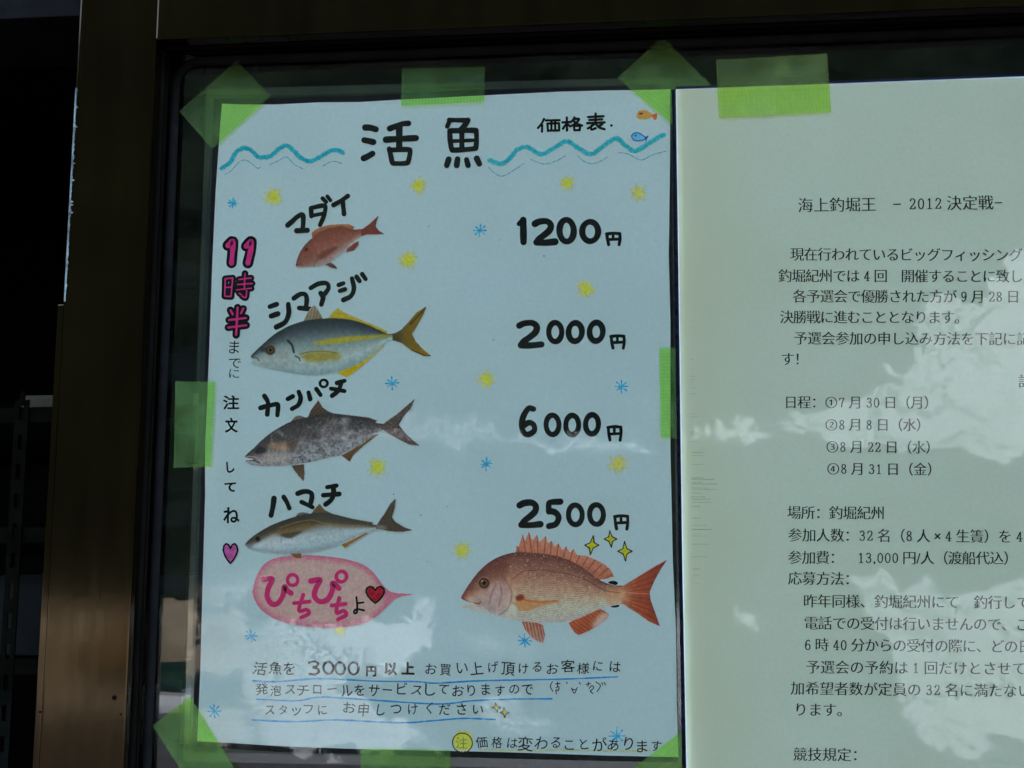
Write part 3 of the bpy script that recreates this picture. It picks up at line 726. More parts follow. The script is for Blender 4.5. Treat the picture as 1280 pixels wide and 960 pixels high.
# little drawn fishes
P_ = Paint(792, 134, 826, 152, .5)
m = P_.mask(ZB((943, 335), (955, 315), (985, 310), (1015, 325), (1025, 333), (1045, 325), (1043, 355), (1032, 358), (1022, 345), (1000, 355), (965, 357), (945, 348)), .6)
P_.over(m, (222, 130, 60)); P_.over(P_.mask(ZB((1018, 335), (1045, 326), (1043, 356), (1030, 358))) , (205, 80, 40), .8)
P_.line(ZB((958, 330), (970, 327)), 1.8, (30, 20, 20)); P_.a = m > .25; P_.build('orange_fish_drawing', DI, PO, 'tiny orange pencil fish at the top right')
t = Sheet(DI)
fb = ZB((917, 440), (930, 426), (955, 425), (978, 440), (990, 450), (975, 460), (950, 463), (928, 458), (917, 440))
poly(t, fb[:-1]); t.build('blue_fish_drawing', ink('light blue pencil', own((90, 160, 190)), .1), PO, 'tiny blue pencil fish on the wave')
t = Sheet(DI-.0003); stroke(t, fb, 1.4); stroke(t, ZB((985, 450), (1000, 440), (993, 452), (990, 465)), 1.4); disc(t, ZB((938, 438))[0], 1.3); t.build('blue_fish_outline', M['bluepen'], PO)

# stars
def burst(cx, cy, r, seed, col=(186, 184, 66)):
    P_ = Paint(cx-r-5, cy-r-5, cx+r+5, cy+r+5, .6); rr = random.Random(seed)
    e = np.zeros(P_.X.shape)
    k = rr.choice([7, 8, 9, 10]); a0 = rr.random()*3
    for i in range(k):
        an = a0+2*math.pi*i/k+rr.uniform(-.15, .15); l = r*rr.uniform(.75, 1.08)
        d = P_.dist([(cx, cy), (cx+l*math.cos(an), cy+l*math.sin(an))], False)
        rad = np.hypot(P_.X-cx, P_.Y-cy)/r
        e = np.maximum(e, np.clip((2.4-d*(.8+rad*.5))/2.6, 0, 1)*np.clip(1.35-rad, 0, 1))
    nz = vnoise(P_.X.shape, 1.6, seed); e = e*(.8+.45*nz)*1.3; e = np.clip(e, 0, .97)
    e = np.clip(np.maximum(e, .8*np.exp(-((P_.X-cx)**2+(P_.Y-cy)**2)/(r*.45)**2)*(.6+.6*nz)), 0, .95)
    P_.over(e, col); P_.a = e > .07
    return P_.build('yellow_star_drawing', DI, PO)
for i, (x, y, r) in enumerate(((342, 246, 13), (523, 232, 11), (709, 229, 11), (798, 241, 12), (510, 325, 13), (732, 361, 13), (608, 474, 13), (472, 584, 13), (773, 580, 14), (578, 688, 13), (425, 787, 8))):
    burst(x, y, r, 40+i, (192, 190, 42) if i not in (3, 8, 10) else (184, 176, 66))
for i, (x, y, r) in enumerate(((291, 254, 7), (600, 288, 8.5), (490, 479, 8.5), (777, 483, 8), (608, 580, 8), (656, 801, 9), (314, 795, 8), (268, 889, 9.5), (771, 920, 11))):
    t = Sheet(DI)
    for k in range(4):
        an = k*math.pi/4+random.uniform(-.12, .12); l = r*random.uniform(.8, 1.05)
        stroke(t, [(x-l*math.cos(an), y-l*math.sin(an)), (x+random.uniform(-.6, .6), y), (x+l*math.cos(an), y+l*math.sin(an))], 1.3+.3*random.random(), jit=.3)
    t.build('blue_star_drawing', M['cyan'], PO)
def sparkle(cx, cy, rx, ry, w, sk=0.0):
    P = []
    for k in range(8):
        an = k*math.pi/4; q = 1 if k % 2 == 0 else .38
        P.append((cx+rx*q*math.cos(an)+sk*ry*q*math.sin(an), cy+ry*q*math.sin(an)))
    t = Sheet(DI); poly(t, P); o = t.build('sparkle_drawing', M['olive'], PO)
    t = Sheet(DI-.0003)
    for a, b in zip(P, P[1:]+P[:1]): stroke(t, [a, b], w)
    return t.build('sparkle_outline', M['black'], PO)
sparkle(*ZI((719, 366))[0], 9, 12, 1.2, -.15); sparkle(*ZI((813, 335))[0], 8, 10.4, 1.2, .1); sparkle(*ZI((885, 396))[0], 9, 12.4, 1.2, .05)
sparkle(*ZK((322, 418))[0], 5.6, 5.8, .8, .2); sparkle(*ZK((362, 443))[0], 6, 6.4, .8, .1)

# faint sketch line right of the small fish, specks
# bottom notice
def pen_line(s, x0, x1, y0, y1, off, em, mat='pen', jitter=1.5, sy=1, label=None, ascii_=.6, sx=1):
    t = Sheet(DI); text_line(t, s, x0, x1, y0, y1, em, off, 0, jitter, sy, ascii_, sx); return t.build('pen_lettering', M[mat], PO, label)
pen_line('活魚を', 317, 372, 837, 836, .004, 17.5); 
t = Sheet(DI); stroke(t, ZJ((586, 193), (612, 187), (630, 196), (622, 212), (606, 217), (628, 224), (634, 240), (615, 252), (588, 250)), 2.9)
for cx, cy in ((682, 219), (740, 222), (808, 222)): ring(t, ZJ((cx, cy))[0], 6.0, 7.6, 2.8)
for g_, cx, cy, em_ in (('円', 464, 839, 13.5), ('以', 488, 836, 16.5), ('上', 510, 836, 16.5)):
    for ex, ey in ((-.5, 0), (.5, 0), (0, -.45), (0, .45), (0, 0)): put_glyph(t, g_, cx+ex, cy+ey, em_, .012, rot=.02)
t.build('bold_lettering', M['black'], PO, 'bold black part of the pen written note')
pen_line('お買い上げ頂けるお客様には', 529, 777, 836, 834, .004, 16.5)
pen_line('発泡スチロールをサービスしておりますので', 318, 669, 862, 863, .004, 16)
pen_line('スタッフに', 328, 411, 888, 888, .003, 14.5); pen_line('お申しつけください', 425, 607, 886, 887, .003, 16)
pen_line('価格は変わることがあります', 594, 830, 928, 932, .004, 17)
# kaomoji by hand
t = Sheet(DI)
for p in (((602, 288), (592, 312), (604, 336)), ((618, 300), (640, 297)), ((628, 290), (627, 312)), ((620, 318), (634, 314), (632, 332), (620, 330), (622, 350)), ((672, 290), (676, 297)), ((697, 320), (712, 346), (726, 318)), ((702, 328), (722, 328)),
          ((736, 292), (742, 300)), ((770, 302), (792, 298)), ((782, 290), (780, 312)), ((786, 322), (800, 308), (808, 320), (792, 336), (806, 348)), ((820, 290), (842, 308), (826, 338)), ((848, 294), (854, 306)), ((860, 292), (868, 304))):
    stroke(t, ZK(*p), 1.15)
t.build('smiley_lettering', M['pen'], PO, 'small pen drawn smiley face')
M['cyanline'] = ink('blue underline pencil', own((25, 125, 185)), .25, 900)
for p in (((316, 851), (345, 852), (400, 848.5), (470, 851.5), (520, 852), (545, 854), (600, 851), (700, 849), (772, 846)), ((321, 874), (370, 876), (400, 871.5), (450, 874), (545, 880), (590, 876), (640, 874), (690, 873.5)), ((315, 900), (370, 902), (420, 900), (500, 903.5), (540, 901), (580, 898), (619, 899.5))):
    t = Sheet(DI); stroke(t, p, 1.9, jit=.2); t.build('blue_underline', M['cyanline'], PO)
crayon('yellow_underline', [(600, 937), (660, 938), (720, 937.5), (770, 939), (812, 938)], 3, (150, 165, 120), DI+.00015, None, 31)
P_ = Paint(560, 910, 596, 946, .6); nz = vnoise(P_.X.shape, 2, 77)
e = np.clip((13.5+(nz-.5)*3-np.hypot(P_.X-579, P_.Y-926))/1.5, 0, 1); P_.over(e, (172, 178, 70)); P_.a = e > .1; P_.build('note_circle_fill', DI+.00015, PO)
t = Sheet(DI); ring(t, (578, 928.5), 12.3, 12.3, 1.2); put_glyph(t, '注', 577, 929, 15.5, -.02); t.build('circled_note_lettering', M['pen'], PO, 'circled small note sign on yellow')
# specks
t = Sheet(DI)
for x, y in ((536, 283), (559, 633), (526, 644), (492, 618), (624, 300), (680, 320), (617, 425), (534, 702)): disc(t, (x, y), .7+random.random()*.5)
t.build('speck', M['teal'], PO)['kind'] = 'stuff'

# ------------------------------------------------------------------ fish cutouts
def rows(P_, m):
    """relative height inside mask m for every column: 0 back, 1 belly"""
    mm = m > .5; any_ = mm.any(0); top = np.where(any_, mm.argmax(0), 0); bot = np.where(any_, mm.shape[0]-1-mm[::-1].argmax(0), 1)
    k = 9; ker = np.ones(k)/k
    r = np.arange(mm.shape[0])[:, None]
    return np.clip((r-top[None])/np.maximum(bot-top, 1)[None], 0, 1)
def grad(P_, t, stops):
    xs_ = [s[0] for s in stops]; return np.stack([np.interp(t, xs_, [s[1][k] for s in stops]) for k in range(3)], -1)
def lay(P_, m, rgb): P_.c = P_.c*(1-m[..., None])+rgb*m[..., None]
def fin(P_, pts, col, tip, rays, ray_col, root, soft=.6, al=1.0, curve=False):
    """fin polygon with rays fanning from root (line of two points) """
    m = P_.mask(pts, soft, curve)
    c = np.array(pts).mean(0); R0 = np.array(root[0]); R1 = np.array(root[1])
    ax = R1-R0; L_ = np.hypot(*ax); nrm = np.array([-ax[1], ax[0]])/L_
    q = np.stack([P_.X-R0[0], P_.Y-R0[1]], -1); s = (q@ax)/L_**2; h = np.abs(q@nrm); hm = h[m > .5].max() if (m > .5).any() else 1
    hh_ = np.clip(h/hm, 0, 1)
    lay(P_, m*al, grad(P_, hh_, [(0, col), (1, tip)]))
    rp = .5+.5*np.cos(2*math.pi*rays*(s-.25*hh_))
    P_.over(m*np.clip(rp*1.6-.75, 0, 1), ray_col, .55)
    return m
def finish(P_, m, d, label, ringw=.9, ringc=(168, 190, 186)):
    out = blur((m > .45).astype(float), ringw/P_.step)
    body = np.clip(m, 0, 1)
    P_.c = np.where((m > .4)[..., None], P_.c, np.array(ringc, float))
    P_.a = out > .22
    return P_.build('fish_cutout', d, PO, label)

# big sea bream
z = ZI
P_ = Paint(572, 660, 838, 808, .5, (150, 170, 165)); nz = vnoise(P_.X.shape, 2, 1); n2 = vnoise(P_.X.shape, 9, 2); n3 = vnoise(P_.X.shape, 30, 3)
body = z((66, 630), (80, 600), (120, 540), (165, 485), (215, 445), (270, 418), (335, 402), (400, 403), (480, 410), (560, 425), (620, 448), (680, 482), (740, 528), (785, 552), (830, 566), (880, 570), (905, 600), (905, 635), (880, 660), (840, 664), (790, 676), (750, 688), (700, 712), (650, 733), (600, 748), (520, 752), (450, 754), (380, 748), (320, 738), (250, 722), (190, 705), (130, 692), (72, 676), (76, 664), (120, 660), (130, 655), (90, 645))
tail = z((870, 572), (915, 545), (960, 517), (1040, 468), (1097, 437), (1062, 490), (1032, 545), (1008, 600), (1013, 640), (1035, 700), (1060, 772), (1005, 748), (945, 705), (900, 678), (870, 655))
mt = P_.mask(tail, .5, False); mb = P_.mask(body, .5)
md = fin(P_, z((338, 412), (342, 365), (352, 375), (374, 308), (384, 345), (404, 296), (422, 340), (445, 312), (458, 350), (489, 318), (500, 355), (518, 343), (534, 372), (553, 356), (572, 388), (592, 370), (608, 402), (628, 383), (646, 415), (690, 418), (740, 438), (785, 462), (815, 490), (832, 524), (790, 534), (755, 540), (700, 500), (620, 455), (500, 420)), (138, 82, 60), (176, 134, 112), 0, (150, 82, 56), z((340, 405), (800, 540)))
for k in range(15):
    u = k/14; bx_ = 345+u*430; by_ = 408+max(0, u-.25)*165; tx = [346, 374, 404, 445, 489, 518, 553, 592, 628, 664, 700, 735, 768, 798, 822][k]; ty = [366, 310, 298, 314, 320, 345, 358, 372, 385, 408, 424, 440, 462, 484, 512][k]
    P_.line(z((tx, ty), (bx_+12, by_)), .9, (84, 34, 24), .8, False)
mp_ = fin(P_, z((368, 748), (385, 790), (415, 825), (450, 848), (476, 856), (486, 812), (474, 765), (440, 748)), (120, 66, 46), (128, 98, 88), 7, (190, 150, 130), z((368, 748), (480, 756)))
ma = fin(P_, z((602, 754), (615, 778), (635, 805), (655, 816), (700, 797), (750, 768), (800, 730), (806, 706), (760, 684), (700, 705)), (150, 72, 40), (138, 64, 34), 9, (96, 40, 24), z((602, 754), (760, 684)))
P_.over(P_.mask(z((720, 770), (760, 715), (808, 700), (800, 735), (755, 772)), 3), (170, 165, 155), .75)
t_ = rows(P_, mb)
lay(P_, mb, grad(P_, t_, [(0, (78, 42, 36)), (.08, (100, 60, 48)), (.3, (130, 88, 68)), (.5, (156, 120, 94)), (.68, (168, 148, 120)), (.85, (164, 162, 142)), (1, (150, 154, 142))]))
# scales
u = (P_.X-600+(n2-.5)*3)/2.5; v_ = (P_.Y+.12*(P_.X-640)-680+(n3-.5)*6+(n2-.5)*1.2)/2.15
rowi = np.floor(v_); sc = np.hypot((u+.5*(rowi % 2)) % 1-.5, v_-rowi-.1)
inb = mb*np.clip((P_.X-642)/10, 0, 1)
P_.over(inb*np.clip((sc-.62)*4, 0, 1), (66, 36, 30), .5); P_.over(inb*np.clip((.34-sc)*4, 0, 1)*np.clip(1.1-abs(t_-.5)*2, 0, 1), (214, 190, 162), .5)
P_.over(mb*(nz > .93)*(t_ < .4), (205, 190, 175), .6)
# tail wrist blends orange, tail colour
rt = np.clip((P_.X-774)/60, 0, 1)
lay(P_, mt, np.stack([np.interp(rt, [0, .4, 1], c) for c in ((150, 134, 106), (98, 58, 38), (64, 32, 24))], -1))
wr = z((900, 610))[0]
ang = np.arctan2(P_.Y-wr[1], P_.X-wr[0]+26); P_.over(mt*np.clip(np.cos(ang*52)*1.5-.4, 0, 1)*(rt > .1), (86, 26, 14), .4)
P_.over(P_.mask(z((800, 575), (870, 572), (900, 600), (905, 640), (860, 655), (800, 668)), 4)*np.maximum(mt, mb), (165, 118, 84), .7)
P_.line(z((905, 606), (960, 608), (1005, 610)), 1.0, (196, 130, 110), .6); P_.line(z((1097, 437), (1062, 490), (1032, 545), (1008, 600), (1013, 640), (1035, 700), (1060, 770)), 1.3, (50, 18, 14), .8)
# head
hd = P_.mask(z((60, 620), (120, 530), (170, 480), (230, 435), (290, 430), (300, 480), (285, 540), (318, 600), (300, 680), (240, 725), (120, 700), (60, 680)), 3)*mb
P_.over(hd*np.clip(1-t_*1.5, 0, 1), (82, 42, 38), .7); P_.over(P_.mask(z((120, 640), (180, 600), (230, 560), (290, 570), (310, 620), (290, 680), (240, 718), (170, 700)), 4)*mb, (138, 118, 112), .75)
P_.over(P_.mask(z((205, 570), (245, 545), (285, 560), (290, 620), (255, 650), (215, 640)), 3)*mb, (158, 134, 128), .5)
for q in (((240, 560), (222, 600), (205, 660)), ((262, 560), (268, 610), (255, 670)), ((285, 540), (312, 580), (318, 620), (300, 680), (255, 715)),): P_.line(z(*q), 1.5, (90, 58, 54), .5, soft=1.1)
P_.line(z((68, 628), (100, 648), (150, 658), (162, 650)), 1.6, (96, 44, 34), .9); P_.line(z((74, 670), (105, 660), (140, 662)), 1.6, (196, 160, 120), .9); P_.over(P_.mask(z((70, 672), (110, 665), (190, 690), (250, 710), (240, 722), (140, 698)), 2)*mb, (150, 162, 156), .6)
c = z((180, 555))[0]; rr_ = np.hypot(P_.X-c[0], P_.Y-c[1])
P_.over(np.clip(8.6-rr_, 0, 1), (120, 84, 66)); P_.over(np.clip(7.0-rr_, 0, 1), (50, 26, 20)); P_.over(np.clip(4.9-rr_, 0, 1), (96, 58, 38)); P_.over(np.clip(3.2-rr_, 0, 1), (14, 12, 16))
P_.over(np.clip(1.6-np.hypot(P_.X-c[0]+2.2, P_.Y-c[1]+2.2), 0, 1), (150, 150, 150), .8)
P_.line(z((325, 535), (370, 500), (440, 490), (520, 496), (620, 515), (700, 545), (780, 590), (860, 605)), .9, (78, 38, 32), .7)
# pectoral fin
pf = z((338, 628), (352, 614), (372, 614), (400, 635), (460, 640), (552, 640), (535, 655), (470, 668), (420, 688), (376, 696), (350, 680)); mpf = P_.mask(pf, 1.0)
P_.over(mpf, (178, 104, 50), .75); P_.over(P_.mask(z((340, 625), (372, 612), (380, 636), (350, 645)), 1), (96, 36, 26), .9); P_.line(z((372, 636), (440, 650), (545, 645)), 1.4, (130, 62, 34), .6)
P_.line(z((320, 650), (345, 665), (355, 690)), 2, (176, 106, 60), .6)
m = np.maximum.reduce([mb, mt, md, mp_, ma]); P_.mul(1.06+(nz-.5)*.12+(n2-.5)*.14)
back = P_.dist(z((120, 540), (165, 485), (215, 445), (270, 418), (335, 402))); P_.over(np.clip(1.4-back, 0, 1)*mb, (50, 24, 22), .7)
g_ = P_.c.mean(-1, keepdims=True); P_.c = P_.c*.9+g_*.1
finish(P_, m, DC, 'largest cutout, red sea bream with spiny fin and orange red tail')
t = Sheet(DCI); t2 = Sheet(DI)
disc(t2, ZI((825, 556))[0], 6.2, 3); disc(t2, ZI((832, 667))[0], 6.4, 2.8); t2.build('marker_dots', M['black'], PO)

# small red fish
z = ZD
P_ = Paint(362, 262, 486, 342, .5); nz = vnoise(P_.X.shape, 2, 21); n2 = vnoise(P_.X.shape, 8, 22)
body = z((470, 482), (473, 452), (488, 412), (512, 374), (545, 340), (590, 302), (650, 278), (715, 268), (765, 284), (830, 285), (838, 312), (812, 326), (780, 350), (752, 378), (715, 412), (672, 445), (640, 466), (590, 480), (530, 486), (490, 487))
mb = P_.mask(body, .5); mt = P_.mask(z((815, 288), (860, 256), (885, 232), (912, 209), (898, 245), (894, 270), (912, 292), (942, 310), (890, 313), (850, 312), (815, 320)), .4, False)
md = fin(P_, z((553, 330), (553, 300), (575, 285), (600, 272), (650, 260), (700, 257), (755, 258), (783, 272), (770, 290), (700, 276), (620, 290)), (128, 84, 50), (150, 104, 66), 14, (84, 44, 30), z((553, 330), (780, 280)))
ma = fin(P_, z((804, 345), (802, 370), (778, 398), (736, 408), (740, 390), (775, 360)), (112, 58, 48), (96, 48, 42), 5, (70, 34, 30), z((740, 408), (804, 345)))
mp_ = fin(P_, z((618, 470), (655, 460), (680, 478), (692, 495), (660, 490)), (104, 70, 62), (60, 44, 44), 4, (50, 34, 34), z((618, 470), (660, 460)))
t_ = rows(P_, mb)
lay(P_, mb, grad(P_, t_, [(0, (96, 54, 44)), (.3, (116, 68, 56)), (.6, (124, 82, 70)), (.85, (128, 104, 96)), (1, (132, 128, 124))]))
P_.over(P_.mask(z((650, 440), (720, 395), (770, 350), (800, 340), (760, 390), (690, 445)), 3)*mb, (140, 142, 138), .6)
P_.over(P_.mask(z((585, 430), (610, 405), (690, 375), (670, 400), (615, 440), (590, 445)), 1.5), (92, 48, 34), .85)
P_.over(P_.mask(z((470, 480), (490, 410), (540, 370), (570, 400), (575, 450), (540, 485)), 4)*mb, (100, 58, 46), .5)
P_.line(z((560, 380), (578, 410), (582, 450), (560, 480)), 1.2, (90, 48, 40), .5)
c = z((524, 392))[0]; rr_ = np.hypot(P_.X-c[0], P_.Y-c[1]); P_.over(np.clip(3.4-rr_, 0, 1), (84, 48, 36)); P_.over(np.clip(2.0-rr_, 0, 1), (44, 26, 22))
P_.line(z((473, 474), (492, 470), (505, 474)), 1.2, (70, 34, 28), .8)
lay(P_, mt, np.zeros(P_.c.shape)+np.array((96, 46, 38))); P_.line(z((912, 209), (896, 245), (894, 270), (912, 292), (942, 310)), 1.3, (34, 16, 18), .9)
P_.line(z((470, 482), (473, 452), (488, 412), (512, 374), (545, 340)), 1.6, (24, 18, 18), .85)
P_.mul(1+(nz-.5)*.14+(n2-.5)*.12)
finish(P_, np.maximum.reduce([mb, mt, md, ma, mp_]), DC, 'smallest cutout, plain reddish brown fish', .5)

# striped jack, yellow fins
z = ZG
P_ = Paint(308, 378, 546, 476, .5); nz = vnoise(P_.X.shape, 2, 31); n2 = vnoise(P_.X.shape, 9, 32)
body = z((228, 322), (255, 292), (300, 250), (350, 207), (400, 176), (450, 152), (520, 131), (600, 121), (680, 119), (760, 127), (840, 149), (900, 176), (960, 202), (1015, 198), (1020, 236), (965, 240), (935, 262), (870, 318), (800, 362), (730, 392), (660, 409), (580, 421), (500, 418), (420, 405), (340, 390), (275, 373), (235, 358), (240, 340))
mb = P_.mask(body, .5)
m1 = fin(P_, z((506, 140), (525, 100), (545, 68), (566, 48), (585, 70), (614, 122)), (110, 104, 80), (128, 122, 98), 6, (70, 62, 48), z((506, 140), (614, 122)))
m2 = fin(P_, z((636, 124), (660, 92), (690, 64), (740, 94), (820, 128), (885, 155), (962, 190), (940, 205), (850, 155), (760, 130)), (150, 140, 40), (160, 146, 44), 22, (112, 100, 30), z((636, 124), (960, 200)))
m3 = fin(P_, z((686, 405), (712, 420), (740, 433), (772, 414), (832, 364), (942, 262), (930, 262), (860, 318), (790, 365), (720, 395)), (168, 150, 18), (164, 146, 20), 20, (124, 108, 18), z((686, 405), (940, 262)))
mt = P_.mask(z((985, 205), (1030, 180), (1068, 140), (1110, 90), (1166, 54), (1150, 98), (1112, 165), (1088, 203), (1110, 245), (1150, 287), (1194, 322), (1150, 320), (1085, 292), (1035, 252), (985, 236)), .4, False)
t_ = rows(P_, mb)
lay(P_, mb, grad(P_, t_, [(0, (34, 42, 46)), (.12, (44, 55, 60)), (.28, (72, 88, 90)), (.42, (100, 122, 118)), (.6, (122, 146, 140)), (.75, (138, 160, 156)), (.9, (124, 150, 148)), (1, (108, 138, 140))]))
P_.over(P_.mask(z((560, 250), (700, 222), (850, 212), (960, 205), (1000, 215), (900, 222), (780, 240), (640, 256)), 1.4)*mb, (150, 142, 30), .9)
P_.over(P_.mask(z((500, 318), (530, 302), (600, 295), (680, 300), (712, 330), (640, 345), (560, 352), (510, 338)), 2.5)*mb, (128, 118, 40), .85)
P_.line(z((490, 310), (540, 298), (620, 294), (690, 305)), 1, (90, 80, 24), .8)
P_.line(z((425, 238), (448, 262), (458, 300)), 2.6, (22, 26, 28), .85); P_.line(z((395, 250), (405, 300), (395, 360)), 1.0, (150, 160, 158), .5); P_.line(z((465, 320), (485, 330), (490, 345)), 1.6, (30, 34, 34), .8)
P_.over(P_.mask(z((240, 330), (300, 320), (390, 260), (420, 260), (440, 330), (420, 390), (330, 380), (250, 355)), 3)*mb, (128, 142, 136), .55)
c = z((332, 288))[0]; rr_ = np.hypot(P_.X-c[0], P_.Y-c[1]); P_.over(np.clip(7-rr_, 0, 1), (70, 62, 46)); P_.over(np.clip(5.4-rr_, 0, 1), (34, 30, 26)); P_.over(np.clip(4-rr_, 0, 1), (84, 66, 40)); P_.over(np.clip(2.4-rr_, 0, 1), (10, 10, 12))
P_.over(P_.mask(z((280, 290), (300, 272), (312, 280), (305, 300)), 1), (30, 34, 36), .7)
P_.line(z((230, 325), (262, 332), (272, 345)), 1.2, (40, 46, 46), .8)
rt = np.clip((P_.X-490)/45, 0, 1); lay(P_, mt, np.stack([np.interp(rt, [0, .35, 1], q) for q in ((44, 88, 118), (44, 76, 92), (34, 30, 18))], -1))
P_.line(z((1080, 150), (1130, 95), (1160, 62)), 2.6, (60, 44, 20), .7); P_.line(z((1090, 290), (1150, 315), (1188, 320)), 1.6, (44, 32, 14), .8); P_.line(z((1160, 62), (1112, 165), (1088, 203), (1110, 245), (1190, 318)), 1.0, (70, 56, 20), .6)
P_.line(z((228, 322), (255, 292), (300, 250), (350, 207), (400, 176), (450, 152)), 1.4, (16, 20, 22), .8)
P_.mul(1+(nz-.5)*.1+(n2-.5)*.1)
finish(P_, np.maximum.reduce([mb, mt, m1, m2, m3]), DC, 'cutout of silver fish with yellow stripe and yellow forked tail', .5, (140, 164, 158))

# amberjack, mottled grey
z = ZF
P_ = Paint(300, 494, 532, 606, .5); nz = vnoise(P_.X.shape, 1.8, 41); n2 = vnoise(P_.X.shape, 6, 42); n3 = vnoise(P_.X.shape, 3.2, 43)
body = z((198, 468), (240, 430), (290, 382), (340, 342), (400, 306), (450, 283), (530, 262), (600, 247), (670, 243), (760, 256), (850, 272), (905, 294), (945, 300), (935, 328), (900, 346), (860, 374), (820, 408), (760, 438), (700, 466), (640, 479), (570, 497), (500, 510), (430, 520), (350, 524), (270, 522), (225, 514), (200, 494), (240, 490), (236, 484), (202, 478))
mb = P_.mask(body, .5)
m1 = fin(P_, z((438, 292), (462, 260), (480, 252), (500, 256), (528, 268)), (70, 68, 60), (88, 88, 78), 5, (120, 118, 106), z((438, 292), (528, 268)))
m2 = fin(P_, z((528, 272), (548, 225), (588, 170), (612, 210), (640, 230), (672, 242), (780, 254), (860, 264), (907, 282), (880, 295), (700, 262)), (62, 52, 44), (86, 66, 48), 16, (40, 34, 30), z((528, 272), (905, 295)))
m3 = fin(P_, z((443, 520), (462, 548), (485, 578), (511, 606), (515, 560), (512, 512)), (70, 58, 46), (96, 78, 54), 5, (36, 30, 28), z((443, 520), (512, 512)))
m4 = fin(P_, z((710, 466), (735, 485), (757, 502), (775, 465), (830, 415), (912, 354), (890, 352), (820, 405), (760, 440)), (90, 70, 40), (84, 62, 36), 14, (50, 40, 30), z((712, 466), (905, 350)))
mt = P_.mask(z((925, 305), (960, 278), (1002, 250), (1060, 200), (1106, 161), (1082, 215), (1042, 260), (1018, 303), (1050, 345), (1092, 385), (1132, 416), (1070, 408), (1010, 378), (960, 348), (925, 325)), .4, False)
t_ = rows(P_, mb)
lay(P_, mb, grad(P_, t_, [(0, (40, 40, 42)), (.2, (58, 57, 58)), (.5, (76, 76, 78)), (.72, (108, 114, 116)), (.85, (134, 144, 146)), (1, (112, 124, 126))]))
P_.over(mb*np.clip((n2-.45)*3, 0, 1), (52, 46, 42), .45); P_.over(mb*np.clip((nz-.62)*3, 0, 1), (130, 130, 128), .38); P_.over(mb*np.clip((.3-n3)*5, 0, 1), (38, 36, 38), .6)
P_.over(P_.mask(z((320, 410), (370, 395), (410, 400), (440, 430), (400, 440), (340, 430)), 2)*mb, (140, 104, 62), .65); P_.over(P_.mask(z((430, 410), (480, 390), (510, 400), (480, 430), (430, 440)), 3)*mb, (70, 48, 36), .6)
P_.over(P_.mask(z((310, 440), (380, 440), (440, 470), (430, 510), (330, 515), (290, 480)), 4)*mb, (150, 142, 132), .5)
for k in range(5): P_.line(z((330+k*22, 420), (322+k*22, 460), (330+k*22, 500)), .7, (170, 160, 148), .35)
P_.over(P_.mask(z((250, 440), (280, 420), (310, 432), (300, 452), (262, 456)), 1.2), (26, 28, 34), .8)
P_.line(z((205, 472), (250, 474), (280, 492), (262, 500)), 1.4, (150, 130, 124), .8); P_.line(z((200, 490), (240, 492), (275, 505)), 1.6, (46, 40, 40), .9); P_.line(z((250, 462), (290, 490)), 1.3, (120, 104, 98), .8)
lay(P_, mt, np.zeros(P_.c.shape)+np.array((66, 58, 54))); P_.over(mt*np.clip((nz-.62)*4, 0, 1), (126, 112, 106), .6); P_.line(z((1106, 161), (1082, 215), (1042, 260), (1018, 303), (1050, 345), (1132, 416)), 1.2, (22, 20, 22), .8)
P_.line(z((198, 468), (240, 430), (290, 382), (340, 342), (400, 306), (450, 283)), 1.3, (28, 28, 30), .7)
P_.mul(1+(nz-.5)*.1)
finish(P_, np.maximum.reduce([mb, mt, m1, m2, m3, m4]), DC, 'cutout of mottled dark grey fish with open mouth', .6)

# yellowtail, silver belly
z = ZH
P_ = Paint(302, 618, 522, 702, .5); nz = vnoise(P_.X.shape, 2, 51); n2 = vnoise(P_.X.shape, 7, 52)
body = z((266, 360), (300, 325), (350, 291), (400, 264), (450, 244), (520, 222), (600, 207), (680, 206), (760, 226), (840, 246), (910, 263), (940, 266), (935, 284), (880, 300), (830, 320), (770, 348), (700, 374), (620, 394), (540, 405), (450, 410), (370, 399), (300, 386), (272, 374))
mb = P_.mask(body, .5)
m1 = fin(P_, z((516, 224), (530, 206), (550, 200), (575, 204), (600, 212)), (64, 66, 58), (92, 100, 92), 6, (40, 40, 36), z((516, 224), (600, 212)))
m2 = fin(P_, z((594, 212), (612, 185), (637, 157), (662, 188), (702, 208), (800, 233), (908, 252), (900, 266), (760, 236)), (76, 66, 46), (92, 78, 54), 14, (54, 46, 34), z((594, 212), (905, 262)))
m3 = fin(P_, z((745, 364), (765, 381), (790, 362), (884, 306), (870, 302), (800, 338)), (128, 98, 44), (120, 86, 36), 10, (80, 60, 26), z((745, 364), (880, 305)))
m4 = fin(P_, z((488, 406), (505, 424), (525, 434), (552, 431), (545, 404)), (132, 92, 44), (110, 72, 34), 4, (84, 56, 28), z((488, 406), (545, 404)))
mt = P_.mask(z((922, 268), (942, 235), (962, 208), (990, 160), (1019, 129), (1012, 180), (1000, 226), (1018, 250), (1062, 276), (1107, 291), (1050, 300), (990, 297), (945, 288), (922, 284)), .4, False)
t_ = rows(P_, mb)
lay(P_, mb, grad(P_, t_, [(0, (42, 42, 38)), (.18, (56, 52, 44)), (.32, (96, 78, 44)), (.42, (98, 96, 82)), (.52, (132, 150, 152)), (.66, (156, 174, 176)), (.82, (140, 164, 168)), (1, (112, 132, 138))]))
P_.over(P_.mask(z((620, 215), (700, 212), (900, 262), (930, 275), (820, 275), (700, 262), (600, 262)), 3)*mb, (58, 58, 50), .75)
P_.over(P_.mask(z((640, 270), (760, 272), (900, 282), (820, 318), (700, 360), (600, 380), (560, 320)), 4)*mb, (134, 158, 160), .6)
